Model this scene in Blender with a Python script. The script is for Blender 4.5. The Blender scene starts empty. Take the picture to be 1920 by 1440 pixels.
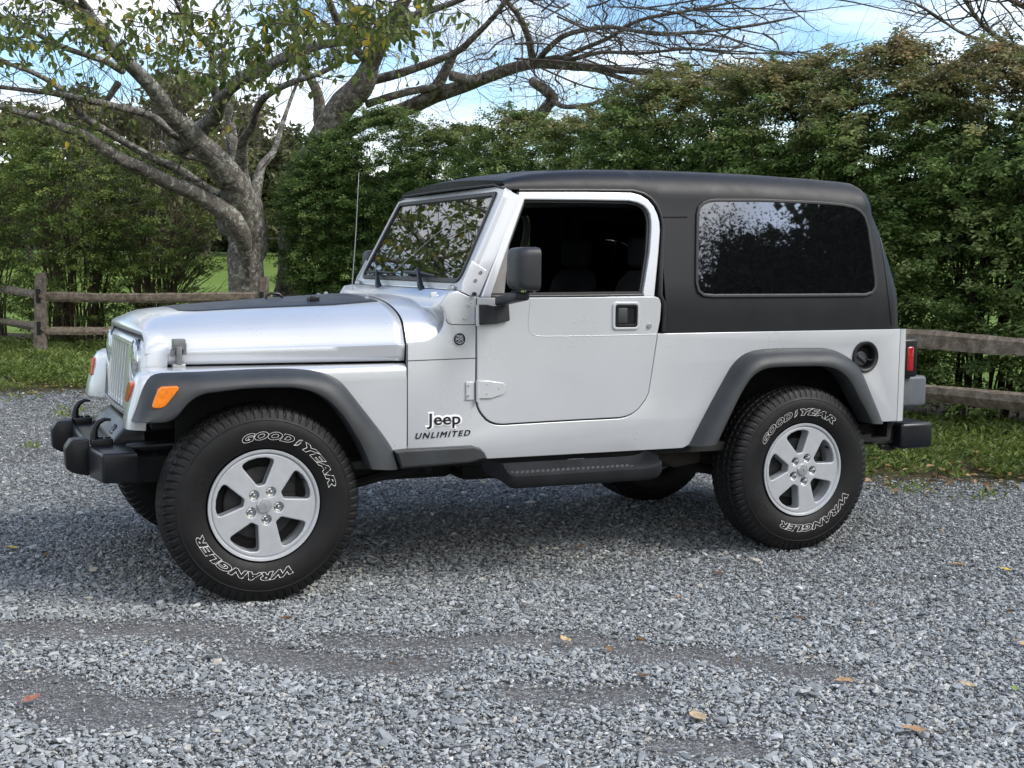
import bpy, bmesh, math, random
import numpy as np
from mathutils import Vector, Matrix

SC = bpy.context.scene
COL = SC.collection
R = math.radians
random.seed(7)

# ------------------------------------------------------------------ camera
CAM_C = np.array([-1.17728757, -5.82762208, 1.35168427])
F_PX = 2406.3341           # focal length in pixels of the 1920 wide photograph
YAW, PITCH, ROLL = 0.422169054, -0.0928844692, 0.0114902077
FW = np.array([math.sin(YAW) * math.cos(PITCH), math.cos(YAW) * math.cos(PITCH), math.sin(PITCH)])
_r = np.cross(FW, [0, 0, 1.0]); _r /= np.linalg.norm(_r); _u = np.cross(_r, FW)
RT = _r * math.cos(ROLL) + _u * math.sin(ROLL)
UP = -_r * math.sin(ROLL) + _u * math.cos(ROLL)
cam_data = bpy.data.cameras.new('camera'); cam = bpy.data.objects.new('camera', cam_data); COL.objects.link(cam)
cam.matrix_world = Matrix(((RT[0], UP[0], -FW[0], CAM_C[0]), (RT[1], UP[1], -FW[1], CAM_C[1]),
                           (RT[2], UP[2], -FW[2], CAM_C[2]), (0, 0, 0, 1)))
cam_data.sensor_width = 36.0; cam_data.lens = F_PX / 1920 * 36.0
cam_data.clip_start = 0.05; cam_data.clip_end = 3000
SC.camera = cam

# ------------------------------------------------------------------ light
SUN_ELEV, SUN_AZ = R(43), R(136)      # azimuth measured clockwise from +Y (behind the camera, to its right)
SKY_STRENGTH, SUN_STRENGTH, EXPOSURE = 0.13, 1.5, 1.02
SC.view_settings.view_transform = 'Standard'; SC.view_settings.look = 'None'
SC.view_settings.exposure = EXPOSURE; SC.view_settings.gamma = 1.0
sun_d = bpy.data.lights.new('sun', 'SUN'); sun = bpy.data.objects.new('sun', sun_d); COL.objects.link(sun)
sun_d.energy = SUN_STRENGTH; sun_d.angle = R(24); sun_d.color = (1.0, 0.96, 0.9)
_sd = Vector((math.sin(SUN_AZ) * math.cos(SUN_ELEV), math.cos(SUN_AZ) * math.cos(SUN_ELEV), math.sin(SUN_ELEV)))
sun.rotation_euler = _sd.to_track_quat('Z', 'Y').to_euler()
sun.location = (3, -8, 12)

world = bpy.data.worlds.new('World'); SC.world = world; world.use_nodes = True
_n = world.node_tree.nodes; _l = world.node_tree.links; _n.clear()
def wn(t, **kw):
    o = _n.new(t)
    for k, v in kw.items(): setattr(o, k, v)
    return o
sky = wn('ShaderNodeTexSky'); sky.sky_type = 'NISHITA'; sky.sun_disc = False
sky.sun_elevation = SUN_ELEV; sky.sun_rotation = SUN_AZ; sky.air_density = 1.0; sky.dust_density = 1.2; sky.ozone_density = 1.6
tc = wn('ShaderNodeTexCoord')
sep = wn('ShaderNodeSeparateXYZ'); _l.new(tc.outputs['Generated'], sep.inputs[0])
# project the direction on a flat cloud deck so that the clouds flatten towards the horizon
zmax = wn('ShaderNodeMath', operation='MAXIMUM'); _l.new(sep.outputs[2], zmax.inputs[0]); zmax.inputs[1].default_value = 0.0
zadd = wn('ShaderNodeMath', operation='ADD'); _l.new(zmax.outputs[0], zadd.inputs[0]); zadd.inputs[1].default_value = 0.16
dv = wn('ShaderNodeVectorMath', operation='DIVIDE'); _l.new(tc.outputs['Generated'], dv.inputs[0])
cmb = wn('ShaderNodeCombineXYZ')
for i in range(3): _l.new(zadd.outputs[0], cmb.inputs[i])
_l.new(cmb.outputs[0], dv.inputs[1])
off = wn('ShaderNodeVectorMath', operation='ADD'); _l.new(dv.outputs[0], off.inputs[0]); off.inputs[1].default_value = (3.1, 1.7, 0.0)
cn = wn('ShaderNodeTexNoise'); cn.inputs['Scale'].default_value = 0.85; cn.inputs['Detail'].default_value = 7; cn.inputs['Roughness'].default_value = 0.56; cn.inputs['Distortion'].default_value = 0.35
_l.new(off.outputs[0], cn.inputs['Vector'])
cr = wn('ShaderNodeValToRGB'); cr.color_ramp.elements[0].position = 0.42; cr.color_ramp.elements[1].position = 0.59
cr.color_ramp.elements[0].color = (0, 0, 0, 1); cr.color_ramp.elements[1].color = (1, 1, 1, 1)
_l.new(cn.outputs['Fac'], cr.inputs[0])
cn2 = wn('ShaderNodeTexNoise'); cn2.inputs['Scale'].default_value = 1.7; cn2.inputs['Detail'].default_value = 5
_l.new(off.outputs[0], cn2.inputs['Vector'])
cc = wn('ShaderNodeValToRGB'); cc.color_ramp.elements[0].position = 0.33; cc.color_ramp.elements[1].position = 0.66
cc.color_ramp.elements[0].color = (3.5, 3.6, 3.8, 1); cc.color_ramp.elements[1].color = (8.9, 8.65, 8.3, 1)
_l.new(cn2.outputs['Fac'], cc.inputs[0])
mixw = wn('ShaderNodeMix'); mixw.data_type = 'RGBA'
_l.new(cr.outputs[0], mixw.inputs['Factor']); hs = wn('ShaderNodeHueSaturation'); hs.inputs['Saturation'].default_value = 1.25; _l.new(sky.outputs[0], hs.inputs['Color']); _l.new(hs.outputs[0], mixw.inputs['A']); _l.new(cc.outputs[0], mixw.inputs['B'])
bg = wn('ShaderNodeBackground'); bg.inputs['Strength'].default_value = SKY_STRENGTH
_l.new(mixw.outputs['Result'], bg.inputs['Color'])
wo = wn('ShaderNodeOutputWorld'); _l.new(bg.outputs[0], wo.inputs[0])
SC.cycles.max_bounces = 8; SC.cycles.transparent_max_bounces = 12
SC.cycles.caustics_reflective = False; SC.cycles.caustics_refractive = False

# ------------------------------------------------------------------ measuring the photograph: a pixel's ray met with a real plane
def ray(px, py): return FW + RT * (px - 960) / F_PX + UP * (720 - py) / F_PX
def atY(px, py, Y): d = ray(px, py); return CAM_C + d * (Y - CAM_C[1]) / d[1]
def atZ(px, py, Z=0.0): d = ray(px, py); return CAM_C + d * (Z - CAM_C[2]) / d[2]
def atX(px, py, X): d = ray(px, py); return CAM_C + d * (X - CAM_C[0]) / d[0]
def atD(px, py, D): return CAM_C + ray(px, py) * D
def camxy(lat, dep, z=0.0):
    """a point so many metres to the right of and ahead of the camera, at height z"""
    f2 = np.array([math.sin(YAW), math.cos(YAW)]); r2 = np.array([math.cos(YAW), -math.sin(YAW)])
    p = CAM_C[:2] + f2 * dep + r2 * lat
    return np.array([p[0], p[1], z])

# ------------------------------------------------------------------ materials
def new_mat(name):
    m = bpy.data.materials.new(name); m.use_nodes = True
    nt = m.node_tree; b = nt.nodes.get('Principled BSDF')
    return m, nt, b
def setp(b, **kw):
    names = dict(color='Base Color', rough='Roughness', metal='Metallic', coat='Coat Weight', coat_rough='Coat Roughness',
                 spec='Specular IOR Level', trans='Transmission Weight', ior='IOR', emit='Emission Color', emit_s='Emission Strength',
                 sheen='Sheen Weight')
    for k, v in kw.items():
        if k == 'color': v = (*v, 1.0)
        b.inputs[names[k]].default_value = v
def N(nt, t, **kw):
    o = nt.nodes.new(t)
    for k, v in kw.items(): setattr(o, k, v)
    return o
def noise(nt, scale, detail=4, rough=.55, coord='Object', dist=0.0):
    tcn = N(nt, 'ShaderNodeTexCoord'); n = N(nt, 'ShaderNodeTexNoise')
    n.inputs['Scale'].default_value = scale; n.inputs['Detail'].default_value = detail; n.inputs['Roughness'].default_value = rough
    n.inputs['Distortion'].default_value = dist
    nt.links.new(tcn.outputs[coord], n.inputs['Vector']); return n
def ramp(nt, src, stops):
    r = N(nt, 'ShaderNodeValToRGB'); e = r.color_ramp.elements
    while len(e) < len(stops): e.new(0.5)
    for k, (p, c) in enumerate(stops):
        e[k].position = p; e[k].color = (*c, 1) if len(c) == 3 else c
    nt.links.new(src, r.inputs[0]); return r
def bump(nt, b, src, strength, dist=0.01):
    n = N(nt, 'ShaderNodeBump'); n.inputs['Strength'].default_value = strength; n.inputs['Distance'].default_value = dist
    nt.links.new(src, n.inputs['Height']); nt.links.new(n.outputs[0], b.inputs['Normal']); return n

def simple(name, color, rough=.5, var=.25, scale=12.0, bump_s=0.0, bump_scale=150., **kw):
    """a plain coloured surface with slight mottling, so that nothing is perfectly flat"""
    m, nt, b = new_mat(name); setp(b, rough=rough, **kw)
    n = noise(nt, scale, 5)
    lo = tuple(c * (1 - var) for c in color); hi = tuple(min(1, c * (1 + var)) for c in color)
    r = ramp(nt, n.outputs['Fac'], [(.3, lo), (.7, hi)]); nt.links.new(r.outputs[0], b.inputs['Base Color'])
    n2 = noise(nt, scale * 2.3, 4); mr = N(nt, 'ShaderNodeMapRange')
    mr.inputs['To Min'].default_value = max(0, rough - .1); mr.inputs['To Max'].default_value = min(1, rough + .1)
    nt.links.new(n2.outputs['Fac'], mr.inputs['Value']); nt.links.new(mr.outputs[0], b.inputs['Roughness'])
    if bump_s:
        n3 = noise(nt, bump_scale, 3); bump(nt, b, n3.outputs['Fac'], bump_s, .002)
    return m

M = {}
def make_vehicle_mats():
    m, nt, b = new_mat('silver_paint'); setp(b, metal=.38, rough=.30, coat=.7, coat_rough=.13, color=(.63, .66, .70))
    n = noise(nt, 3.1, 3); n0 = noise(nt, 2.2, 4)
    r = ramp(nt, n.outputs['Fac'], [(.3, (.635, .655, .678)), (.7, (.665, .685, .708))])
    r0 = ramp(nt, n0.outputs['Fac'], [(.3, (.93, .93, .93)), (.7, (1, 1, 1))])
    mx = N(nt, 'ShaderNodeMix'); mx.data_type = 'RGBA'; mx.blend_type = 'MULTIPLY'; mx.inputs['Factor'].default_value = 1
    nt.links.new(r.outputs[0], mx.inputs['A']); nt.links.new(r0.outputs[0], mx.inputs['B']); nt.links.new(mx.outputs['Result'], b.inputs['Base Color'])
    n2 = noise(nt, 7, 5); mr = N(nt, 'ShaderNodeMapRange'); mr.inputs['To Min'].default_value = .24; mr.inputs['To Max'].default_value = .34
    nt.links.new(n2.outputs['Fac'], mr.inputs['Value']); nt.links.new(mr.outputs[0], b.inputs['Roughness'])
    M['paint'] = m
    M['hardtop'] = simple('hardtop_black', (.0080, .0092, .0112), .48, .2, 5, .25, 420, spec=.34)
    M['flare'] = simple('flare_plastic', (.030, .0335, .0355), .52, .3, 6, .2, 500)
    M['black_plastic'] = simple('black_plastic', (.0065, .0072, .0085), .36, .3, 9, .15, 300, spec=.4)
    M['mirror_plastic'] = simple('mirror_plastic', (.020, .022, .025), .5, .2, 9, .15, 400)
    M['bumper'] = simple('bumper_black', (.0075, .009, .012), .32, .3, 7, .12, 300, spec=.4)
    M['dark'] = simple('underbody_black', (.010, .010, .010), .75, .4, 8, .2, 60)
    M['rusty'] = simple('rusty_underbody', (.035, .028, .022), .8, .4, 12, .2, 60)
    M['seal'] = simple('rubber_seal', (.012, .012, .013), .45, .2, 20)
    M['tyre'] = simple('tyre_rubber', (.0075, .0075, .0078), .55, .35, 14, .15, 200, spec=.3)
    M['tyre_black'] = simple('tyre_raised_black', (.008, .008, .009), .35, .2, 14)
    M['letter'] = simple('tyre_white_letter', (.80, .79, .75), .6, .12, 30)
    M['alloy'] = simple('alloy_silver', (.50, .52, .54), .36, .06, 20, metal=.35, coat=.35, coat_rough=.15)
    M['alloy_lip'] = simple('alloy_lip', (.72, .73, .74), .22, .06, 20, metal=.8)
    M['chrome'] = simple('chrome', (.75, .75, .76), .12, .05, 20, metal=1.0)
    M['steel'] = simple('bare_steel', (.42, .42, .42), .38, .15, 30, metal=.8)
    M['latch'] = simple('latch_grey', (.16, .165, .17), .45, .2, 30, metal=.3)
    M['grey_trim'] = simple('grey_trim', (.20, .19, .18), .6, .15, 15)
    M['step'] = simple('step_plastic', (.014, .0155, .017), .8, .3, 8, .3, 300, spec=.2)
    M['tread'] = simple('step_tread_rubber', (.085, .09, .093), .7, .3, 30, .2, 300, spec=.3)
    M['dark_steel'] = simple('brake_steel', (.05, .05, .05), .5, .3, 30, metal=.6)
    M['amber'] = simple('amber_lens', (.85, .22, .012), .18, .15, 60, coat=.6)
    M['turn'] = simple('orange_red_lens', (.62, .13, .05), .18, .2, 60, coat=.6)
    M['red'] = simple('red_lens', (.36, .008, .012), .16, .2, 50, coat=.6)
    M['badge_black'] = simple('badge_black', (.012, .013, .018), .3, .1, 40)
    M['badge_white'] = simple('badge_white', (.82, .82, .82), .3, .05, 40)
    M['decal'] = simple('hood_decal_black', (.024, .027, .031), .40, .2, 5, .08, 300)
    M['seat'] = simple('seat_cloth', (.020, .021, .026), .85, .3, 60, .3, 200)
    M['bumperette'] = simple('bumperette_plastic', (.10, .112, .122), .5, .2, 12, .15, 300)
    # tinted glass: mirror-like skin over dark see-through
    def glass(name, tint, ior=1.6, boost=0.0, opaque=False):
        m = bpy.data.materials.new(name); m.use_nodes = True; nt = m.node_tree; nt.nodes.clear()
        out = N(nt, 'ShaderNodeOutputMaterial'); mixs = N(nt, 'ShaderNodeMixShader')
        fr = N(nt, 'ShaderNodeFresnel'); fr.inputs['IOR'].default_value = ior
        ad = N(nt, 'ShaderNodeMath', operation='ADD'); ad.inputs[1].default_value = boost; ad.use_clamp = True
        nt.links.new(fr.outputs[0], ad.inputs[0]); nt.links.new(ad.outputs[0], mixs.inputs[0])
        if opaque:
            t = N(nt, 'ShaderNodeBsdfDiffuse'); t.inputs['Color'].default_value = (*tint, 1)
        else:
            t = N(nt, 'ShaderNodeBsdfTransparent'); t.inputs['Color'].default_value = (*tint, 1)
        g = N(nt, 'ShaderNodeBsdfGlossy'); g.inputs['Roughness'].default_value = .014 if opaque else .010; g.inputs['Color'].default_value = (.95, .97, 1, 1)
        wv = noise(nt, 3.5, 1); bp = N(nt, 'ShaderNodeBump'); bp.inputs['Strength'].default_value = .010; bp.inputs['Distance'].default_value = .01
        nt.links.new(wv.outputs['Fac'], bp.inputs['Height']); nt.links.new(bp.outputs[0], g.inputs['Normal'])
        nt.links.new(t.outputs[0], mixs.inputs[1]); nt.links.new(g.outputs[0], mixs.inputs[2]); nt.links.new(mixs.outputs[0], out.inputs[0])
        return m
    M['glass'] = glass('windscreen_glass', (.30, .33, .32), 1.5, .20)
    M['tint'] = glass('tinted_glass', (.004, .004, .005), 1.5, .17, True)
    M['door_glass'] = glass('door_glass', (.18, .2, .19), 1.5, .0)
    M['lens'] = simple('lamp_lens', (.40, .44, .45), .10, .6, 70, coat=1.0)

# ------------------------------------------------------------------ mesh helpers
def tag(o, label=None, cat=None, group=None, kind=None):
    if label: o['label'] = label
    if cat: o['category'] = cat
    if group: o['group'] = group
    if kind: o['kind'] = kind
    return o
def empty(name, loc=(0, 0, 0), rz=0.0):
    o = bpy.data.objects.new(name, None); COL.objects.link(o); o.location = loc; o.rotation_euler = (0, 0, rz)
    o.empty_display_size = .1
    return o
def world_mat(o):
    return (world_mat(o.parent) @ o.matrix_parent_inverse if o.parent else Matrix()) @ o.matrix_basis
def attach(o, parent, world_coords=True):
    if parent is None: return o
    o.parent = parent
    if world_coords: o.matrix_parent_inverse = world_mat(parent).inverted()
    return o

class MB:
    """collects shapes and links them as ONE mesh object"""
    def __init__(self): self.v = []; self.f = []; self.sm = []
    def add(self, verts, faces, smooth=False):
        k = len(self.v); self.v += [tuple(map(float, p)) for p in verts]
        for f in faces: self.f.append(tuple(i + k for i in f)); self.sm.append(smooth)
        return self
    def box(self, lo, hi, bev=0.0, seg=2, mat=None):
        bm = bmesh.new(); bmesh.ops.create_cube(bm, size=1)
        for v in bm.verts:
            v.co = Vector([lo[i] + (v.co[i] + .5) * (hi[i] - lo[i]) for i in range(3)])
        if bev > 0:
            bmesh.ops.bevel(bm, geom=list(bm.edges), offset=bev, segments=seg, profile=.5, affect='EDGES')
        return self.bm(bm, mat, bev > 0)
    def hull(self, pts, bev=0.0, seg=2, smooth=True):
        bm = bmesh.new()
        for p in pts: bm.verts.new(p)
        r = bmesh.ops.convex_hull(bm, input=list(bm.verts))
        bmesh.ops.delete(bm, geom=[v for v in bm.verts if not v.link_faces], context='VERTS')
        bmesh.ops.dissolve_limit(bm, angle_limit=R(3), verts=list(bm.verts), edges=list(bm.edges))
        if bev > 0: bmesh.ops.bevel(bm, geom=list(bm.edges), offset=bev, segments=seg, profile=.5, affect='EDGES')
        return self.bm(bm, None, smooth)
    def bm(self, bm, mat=None, smooth=False):
        if mat is not None: bmesh.ops.transform(bm, matrix=mat, verts=list(bm.verts))
        bmesh.ops.recalc_face_normals(bm, faces=list(bm.faces))
        bm.verts.index_update()
        self.add([v.co for v in bm.verts], [[v.index for v in f.verts] for f in bm.faces], smooth); bm.free()
        return self
    def tube(self, pts, rad, n=10, cap=True):
        pts = [np.array(p, float) for p in pts]; k = len(pts)
        if not hasattr(rad, '__len__'): rad = [rad] * k
        vs = []; prev = None
        for i in range(k):
            t = pts[min(i + 1, k - 1)] - pts[max(i - 1, 0)]; t /= (np.linalg.norm(t) + 1e-12)
            if prev is None:
                a = np.array([0, 0, 1.0]) if abs(t[2]) < .9 else np.array([1.0, 0, 0])
            else: a = prev
            e1 = a - t * (a @ t); e1 /= (np.linalg.norm(e1) + 1e-12); e2 = np.cross(t, e1); prev = e1
            for j in range(n):
                q = 2 * math.pi * j / n; vs.append(pts[i] + rad[i] * (math.cos(q) * e1 + math.sin(q) * e2))
        fs = [(i * n + j, i * n + (j + 1) % n, (i + 1) * n + (j + 1) % n, (i + 1) * n + j) for i in range(k - 1) for j in range(n)]
        self.add(vs, fs, True)
        if cap:
            self.f.append(tuple(len(self.v) - n * k + j for j in range(n))[::-1]); self.sm.append(False)
            self.f.append(tuple(len(self.v) - n + j for j in range(n))); self.sm.append(False)
        return self
    def loft(self, rows, close_u=False, close_v=False, smooth=True, flip=False):
        a = np.array(rows, float); nu, nv = a.shape[:2]; fs = []
        for i in range(nu if close_u else nu - 1):
            for j in range(nv if close_v else nv - 1):
                f = (i * nv + j, i * nv + (j + 1) % nv, ((i + 1) % nu) * nv + (j + 1) % nv, ((i + 1) % nu) * nv + j)
                fs.append(f[::-1] if flip else f)
        return self.add(a.reshape(-1, 3), fs, smooth)
    def lathe(self, prof, n=48, axis='Y', c=(0, 0, 0), cap=False):
        """prof: (radius, offset along the axis)"""
        rows = []
        for r_, h in prof:
            row = []
            for j in range(n):
                q = 2 * math.pi * j / n
                if axis == 'Y': row.append((c[0] + r_ * math.cos(q), c[1] + h, c[2] + r_ * math.sin(q)))
                elif axis == 'Z': row.append((c[0] + r_ * math.cos(q), c[1] + r_ * math.sin(q), c[2] + h))
                else: row.append((c[0] + h, c[1] + r_ * math.cos(q), c[2] + r_ * math.sin(q)))
            rows.append(row)
        return self.loft(rows, close_v=True)
    def build(self, name, mat, parent=None, sharp=32, recalc=False, solid=0.0, subsurf=0, world_coords=True):
        me = bpy.data.meshes.new(name); me.from_pydata(self.v, [], self.f)
        me.polygons.foreach_set('use_smooth', self.sm)
        if recalc:
            bm = bmesh.new(); bm.from_mesh(me); bmesh.ops.remove_doubles(bm, verts=list(bm.verts), dist=1e-6)
            bmesh.ops.recalc_face_normals(bm, faces=list(bm.faces)); bm.to_mesh(me); bm.free()
        me.update()
        if sharp and any(self.sm): me.set_sharp_from_angle(angle=R(sharp))
        o = bpy.data.objects.new(name, me); COL.objects.link(o); me.materials.append(mat)
        if subsurf:
            s = o.modifiers.new('subdivision', 'SUBSURF'); s.levels = s.render_levels = subsurf
        if solid:
            s = o.modifiers.new('solidify', 'SOLIDIFY'); s.thickness = abs(solid); s.offset = -1 if solid > 0 else 1
        return attach(o, parent, world_coords)

def fillet(pts, rad, n=6):
    """round the corners of a closed 2D polygon; rad is one radius or one per corner"""
    k = len(pts); out = []
    if not hasattr(rad, '__len__'): rad = [rad] * k
    for i in range(k):
        p0, p1, p2 = (np.array(pts[(i + d) % k], float)[:2] for d in (-1, 0, 1)); r_ = rad[i]
        a = p0 - p1; b = p2 - p1; la, lb = np.linalg.norm(a), np.linalg.norm(b)
        if r_ <= 0 or la < 1e-9 or lb < 1e-9: out.append(tuple(p1)); continue
        a /= la; b /= lb; ang = math.acos(max(-1, min(1, float(a @ b))))
        if ang > math.pi - .02: out.append(tuple(p1)); continue
        t = min(r_ / math.tan(ang / 2), la * .49, lb * .49)
        s, e = p1 + a * t, p1 + b * t
        for j in range(n + 1):
            q = j / n; out.append(tuple((1 - q) ** 2 * s + 2 * q * (1 - q) * p1 + q * q * e))
    return out
def circle2(cx, cy, r_, n=32, ry=None): return [(cx + r_ * math.cos(2 * math.pi * i / n), cy + (ry or r_) * math.sin(2 * math.pi * i / n)) for i in range(n)]

def curve_mesh(cu):
    o = bpy.data.objects.new('tmp_curve', cu); me = o.to_mesh()
    v = [tuple(p.co) for p in me.vertices]; f = [tuple(p.vertices) for p in me.polygons]
    o.to_mesh_clear(); bpy.data.objects.remove(o); return v, f
def plate2(outlines, thick, bev=0.0, res=2):
    """flat plate with holes: vertices (u, v, w), w from -thick/2 to thick/2"""
    cu = bpy.data.curves.new('tmp', 'CURVE'); cu.dimensions = '2D'; cu.fill_mode = 'BOTH'
    cu.extrude = max(0, thick / 2 - bev); cu.bevel_depth = bev; cu.bevel_resolution = res; cu.offset = -bev
    for pts in outlines:
        s = cu.splines.new('POLY'); s.points.add(len(pts) - 1); s.use_cyclic_u = True
        for p, q in zip(s.points, pts): p.co = (q[0], q[1], 0, 1)
    v, f = curve_mesh(cu); bpy.data.curves.remove(cu); return v, f
def text2(txt, size, thick, bev=0.0, outline=False, shear=0.0, offset=0.0, space=1.0, align='CENTER'):
    cu = bpy.data.curves.new('tmp', 'FONT'); cu.body = txt; cu.size = size; cu.shear = shear; cu.offset = offset
    cu.space_character = space; cu.align_x = align; cu.resolution_u = 4
    if outline: cu.fill_mode = 'NONE'; cu.bevel_depth = bev; cu.bevel_resolution = 1; cu.extrude = 0
    else: cu.fill_mode = 'BOTH'; cu.extrude = thick / 2; cu.bevel_depth = bev
    v, f = curve_mesh(cu); bpy.data.curves.remove(cu); return v, f
def mb_map(mb, vf, fn, smooth=False):
    v, f = vf; mb.add([fn(*p) for p in v], f, smooth); return mb

def np_mesh(name, V, F, mat, attrs=None, smooth=False):
    """fast mesh from arrays; F is (n,3) or (n,4)"""
    me = bpy.data.meshes.new(name); V = np.asarray(V, np.float32); F = np.asarray(F, np.int32); k = F.shape[1]
    me.vertices.add(len(V)); me.vertices.foreach_set('co', V.ravel())
    me.loops.add(F.size); me.loops.foreach_set('vertex_index', F.ravel())
    me.polygons.add(len(F)); me.polygons.foreach_set('loop_start', np.arange(0, F.size, k, dtype=np.int32))
    me.polygons.foreach_set('use_smooth', np.full(len(F), smooth, bool))
    for an, arr in (attrs or {}).items():
        a = me.attributes.new(an, 'FLOAT', 'POINT'); a.data.foreach_set('value', np.asarray(arr, np.float32))
    me.update(calc_edges=True); me.validate()
    if mat: me.materials.append(mat)
    return me
def link_mesh(name, me, parent=None, world_coords=True):
    o = bpy.data.objects.new(name, me); COL.objects.link(o); return attach(o, parent, world_coords)
# ================================================================== the off-road vehicle
make_vehicle_mats()
WB = 2.624
def Yw(z): return .765 - .16 * max(0.0, z - 1.2)
def SV(px, py, off=0.0):
    """pixel -> (x, z) on the near body side"""
    p = atY(px, py, -(.765 + off))
    if p[2] > 1.2:
        d = ray(px, py); t = (-(.765 + off) + .16 * (CAM_C[2] - 1.2) - CAM_C[1]) / (d[1] - .16 * d[2]); p = CAM_C + d * t
    return (p[0], p[2])
def flat(s, off=0.0): return lambda u, v, w: (u, s * (.765 + off + w), v)
def SVs(lst, off=0.0): return [SV(px, py, off) for px, py in lst]
def side(s, off=0.0): return lambda u, v, w: (u, s * (Yw(v) + off + w), v)
def resample(pts, n):
    p = np.array(pts, float); d = np.r_[0, np.cumsum(np.linalg.norm(np.diff(p, axis=0), axis=1))]
    t = np.linspace(0, d[-1], n); return np.stack([np.interp(t, d, p[:, k]) for k in range(p.shape[1])], 1)
def smooth_open(pts, n, it=2):
    p = resample(pts, n)
    for _ in range(it):
        q = p.copy(); q[1:-1] = .25 * p[:-2] + .5 * p[1:-1] + .25 * p[2:]; p = q
    return p

from mathutils.bvhtree import BVHTree
def bvh_of(o):
    return BVHTree.FromPolygons([v.co for v in o.data.vertices], [tuple(p.vertices) for p in o.data.polygons])
def hit(tree, px, py):
    d = Vector(ray(px, py)).normalized(); return tree.ray_cast(Vector(CAM_C), d)[:2]
car = empty('off_road_vehicle', (1.312, 0, 0))
tag(car, 'silver two-door off-road vehicle with black hardtop parked on the gravel', 'car')

# ---------------------------------------------------------------- side outlines, measured once, used on both sides
DOOR = SVs([(895, 558), (895, 700), (895, 752), (897, 762), (901, 771), (906, 778), (913, 786), (921, 791), (930, 794), (942, 795), (1050, 788.5), (1163, 782.5), (1176, 779.5),
            (1187, 774), (1197, 766), (1204, 757), (1211, 747), (1216, 736), (1224, 685), (1232, 631), (1238, 600), (1240, 572), (1238.5, 563), (1235, 558.5), (1229, 556)], .006)
def offset_poly(pts, d):
    k = len(pts); out = []
    for i in range(k):
        a, b, c = (np.array(pts[(i + j) % k]) for j in (-1, 0, 1)); t1, t2 = b - a, c - b
        n1 = np.array([t1[1], -t1[0]]) / (np.linalg.norm(t1) + 1e-9); n2 = np.array([t2[1], -t2[0]]) / (np.linalg.norm(t2) + 1e-9)
        n = n1 + n2; n /= (np.linalg.norm(n) + 1e-9); out.append(tuple(b + n * d))
    return out
_a = sum(DOOR[i][0] * DOOR[(i + 1) % len(DOOR)][1] - DOOR[(i + 1) % len(DOOR)][0] * DOOR[i][1] for i in range(len(DOOR)))
DOOR_GAP = offset_poly(DOOR, .0065 if _a > 0 else -.0065)
FRAME_OUT = SVs([(902, 557), (974, 359.5), (1100, 359.5), (1184, 361), (1202, 366), (1216, 375), (1226, 387), (1233, 402), (1237, 417), (1238, 433), (1235, 475), (1227, 557)], .006)
FRAME_IN = SVs([(921, 553.5), (984, 374.5), (1100, 375.5), (1180, 377), (1196, 380.5), (1207, 386), (1214, 393), (1219, 403), (1221, 416), (1221, 433), (1218, 475), (1206, 551)], .006)
FLARE_F_OUT = [(246, 790), (251, 778), (256, 765), (262, 745), (268, 728), (277, 709), (286, 702), (300, 699.5), (380, 697), (480, 692), (540, 691), (569, 692.5), (595, 696), (620, 703), (638, 714), (651, 729), (680, 766), (720, 817), (737, 843), (747, 878)]
FLARE_F_IN = [(262, 793), (290, 793.5), (315, 792), (330, 784), (342, 769), (352, 757), (366, 746), (384, 738), (420, 733.5), (456, 729), (500, 727), (547, 726.5), (577, 731), (600, 740), (618, 752), (634, 768), (650, 787), (679, 836), (690, 860), (697, 880)]
FLARE_R_OUT = [(1291, 836), (1313, 793), (1335, 751), (1350, 724), (1362, 702), (1372, 685), (1384, 672), (1396, 663), (1410, 657.5), (1430, 654.5), (1451, 653), (1500, 652), (1543, 652), (1560, 655), (1575, 661), (1588, 668), (1599, 677), (1607, 688), (1614, 700), (1631, 742), (1650, 792)]
FLARE_R_IN = [(1345, 833), (1362, 797), (1381, 757), (1391, 737), (1402, 719), (1411, 707), (1422, 698), (1433, 692.5), (1447, 689), (1490, 687), (1543, 686.5), (1558, 688.5), (1571, 693), (1582, 700), (1592, 710), (1602, 725), (1612, 747), (1626, 772), (1637, 795)]
def mid_line(A, B, k, n=26):
    a = resample(A, n); b = resample(B, n); return [SV(*(a[i] * (1 - k) + b[i] * k)) for i in range(n)]

# ---------------------------------------------------------------- tub
def tub_outline():
    arch = mid_line(FLARE_R_OUT, FLARE_R_IN, .45)
    zt = 1.046
    out = [(.617, .512), (1.97, .512)] + [p for p in arch if p[1] > .53] + [(3.13, .588), (3.224, .588), (3.224, 1.052), (1.90, zt)]
    g = DOOR_GAP                      # counter-clockwise or not: walk from the rear top corner down and round to the front
    pts = [p for p in g]
    rear = [p for p in pts]           # DOOR runs front-top -> down -> bottom -> rear -> up
    walk = [p for p in rear[::-1] if not (p[1] > zt and p[0] > 1.4)]
    j = [i for i, p in enumerate(walk) if p[1] <= zt][0]
    walk = walk[j:]
    out += [(walk[0][0] + .0012, zt)] + walk[:-1]
    xf = walk[-2][0]
    out += [(xf, SV(893, 557)[1])] + SVs([(879, 556), (857, 546), (841, 549), (832, 565), (829, 574), (834, 585), (836, 598), (833, 612), (826, 624), (816, 633), (800, 639), (764, 643)])
    return out
TUB = tub_outline()
tub = MB()
for s in (-1, 1): mb_map(tub, plate2([TUB] + ([circle2(3.009, .917, .058, 40)] if s < 0 else []), .024, .003), flat(s, -.012))
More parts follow.
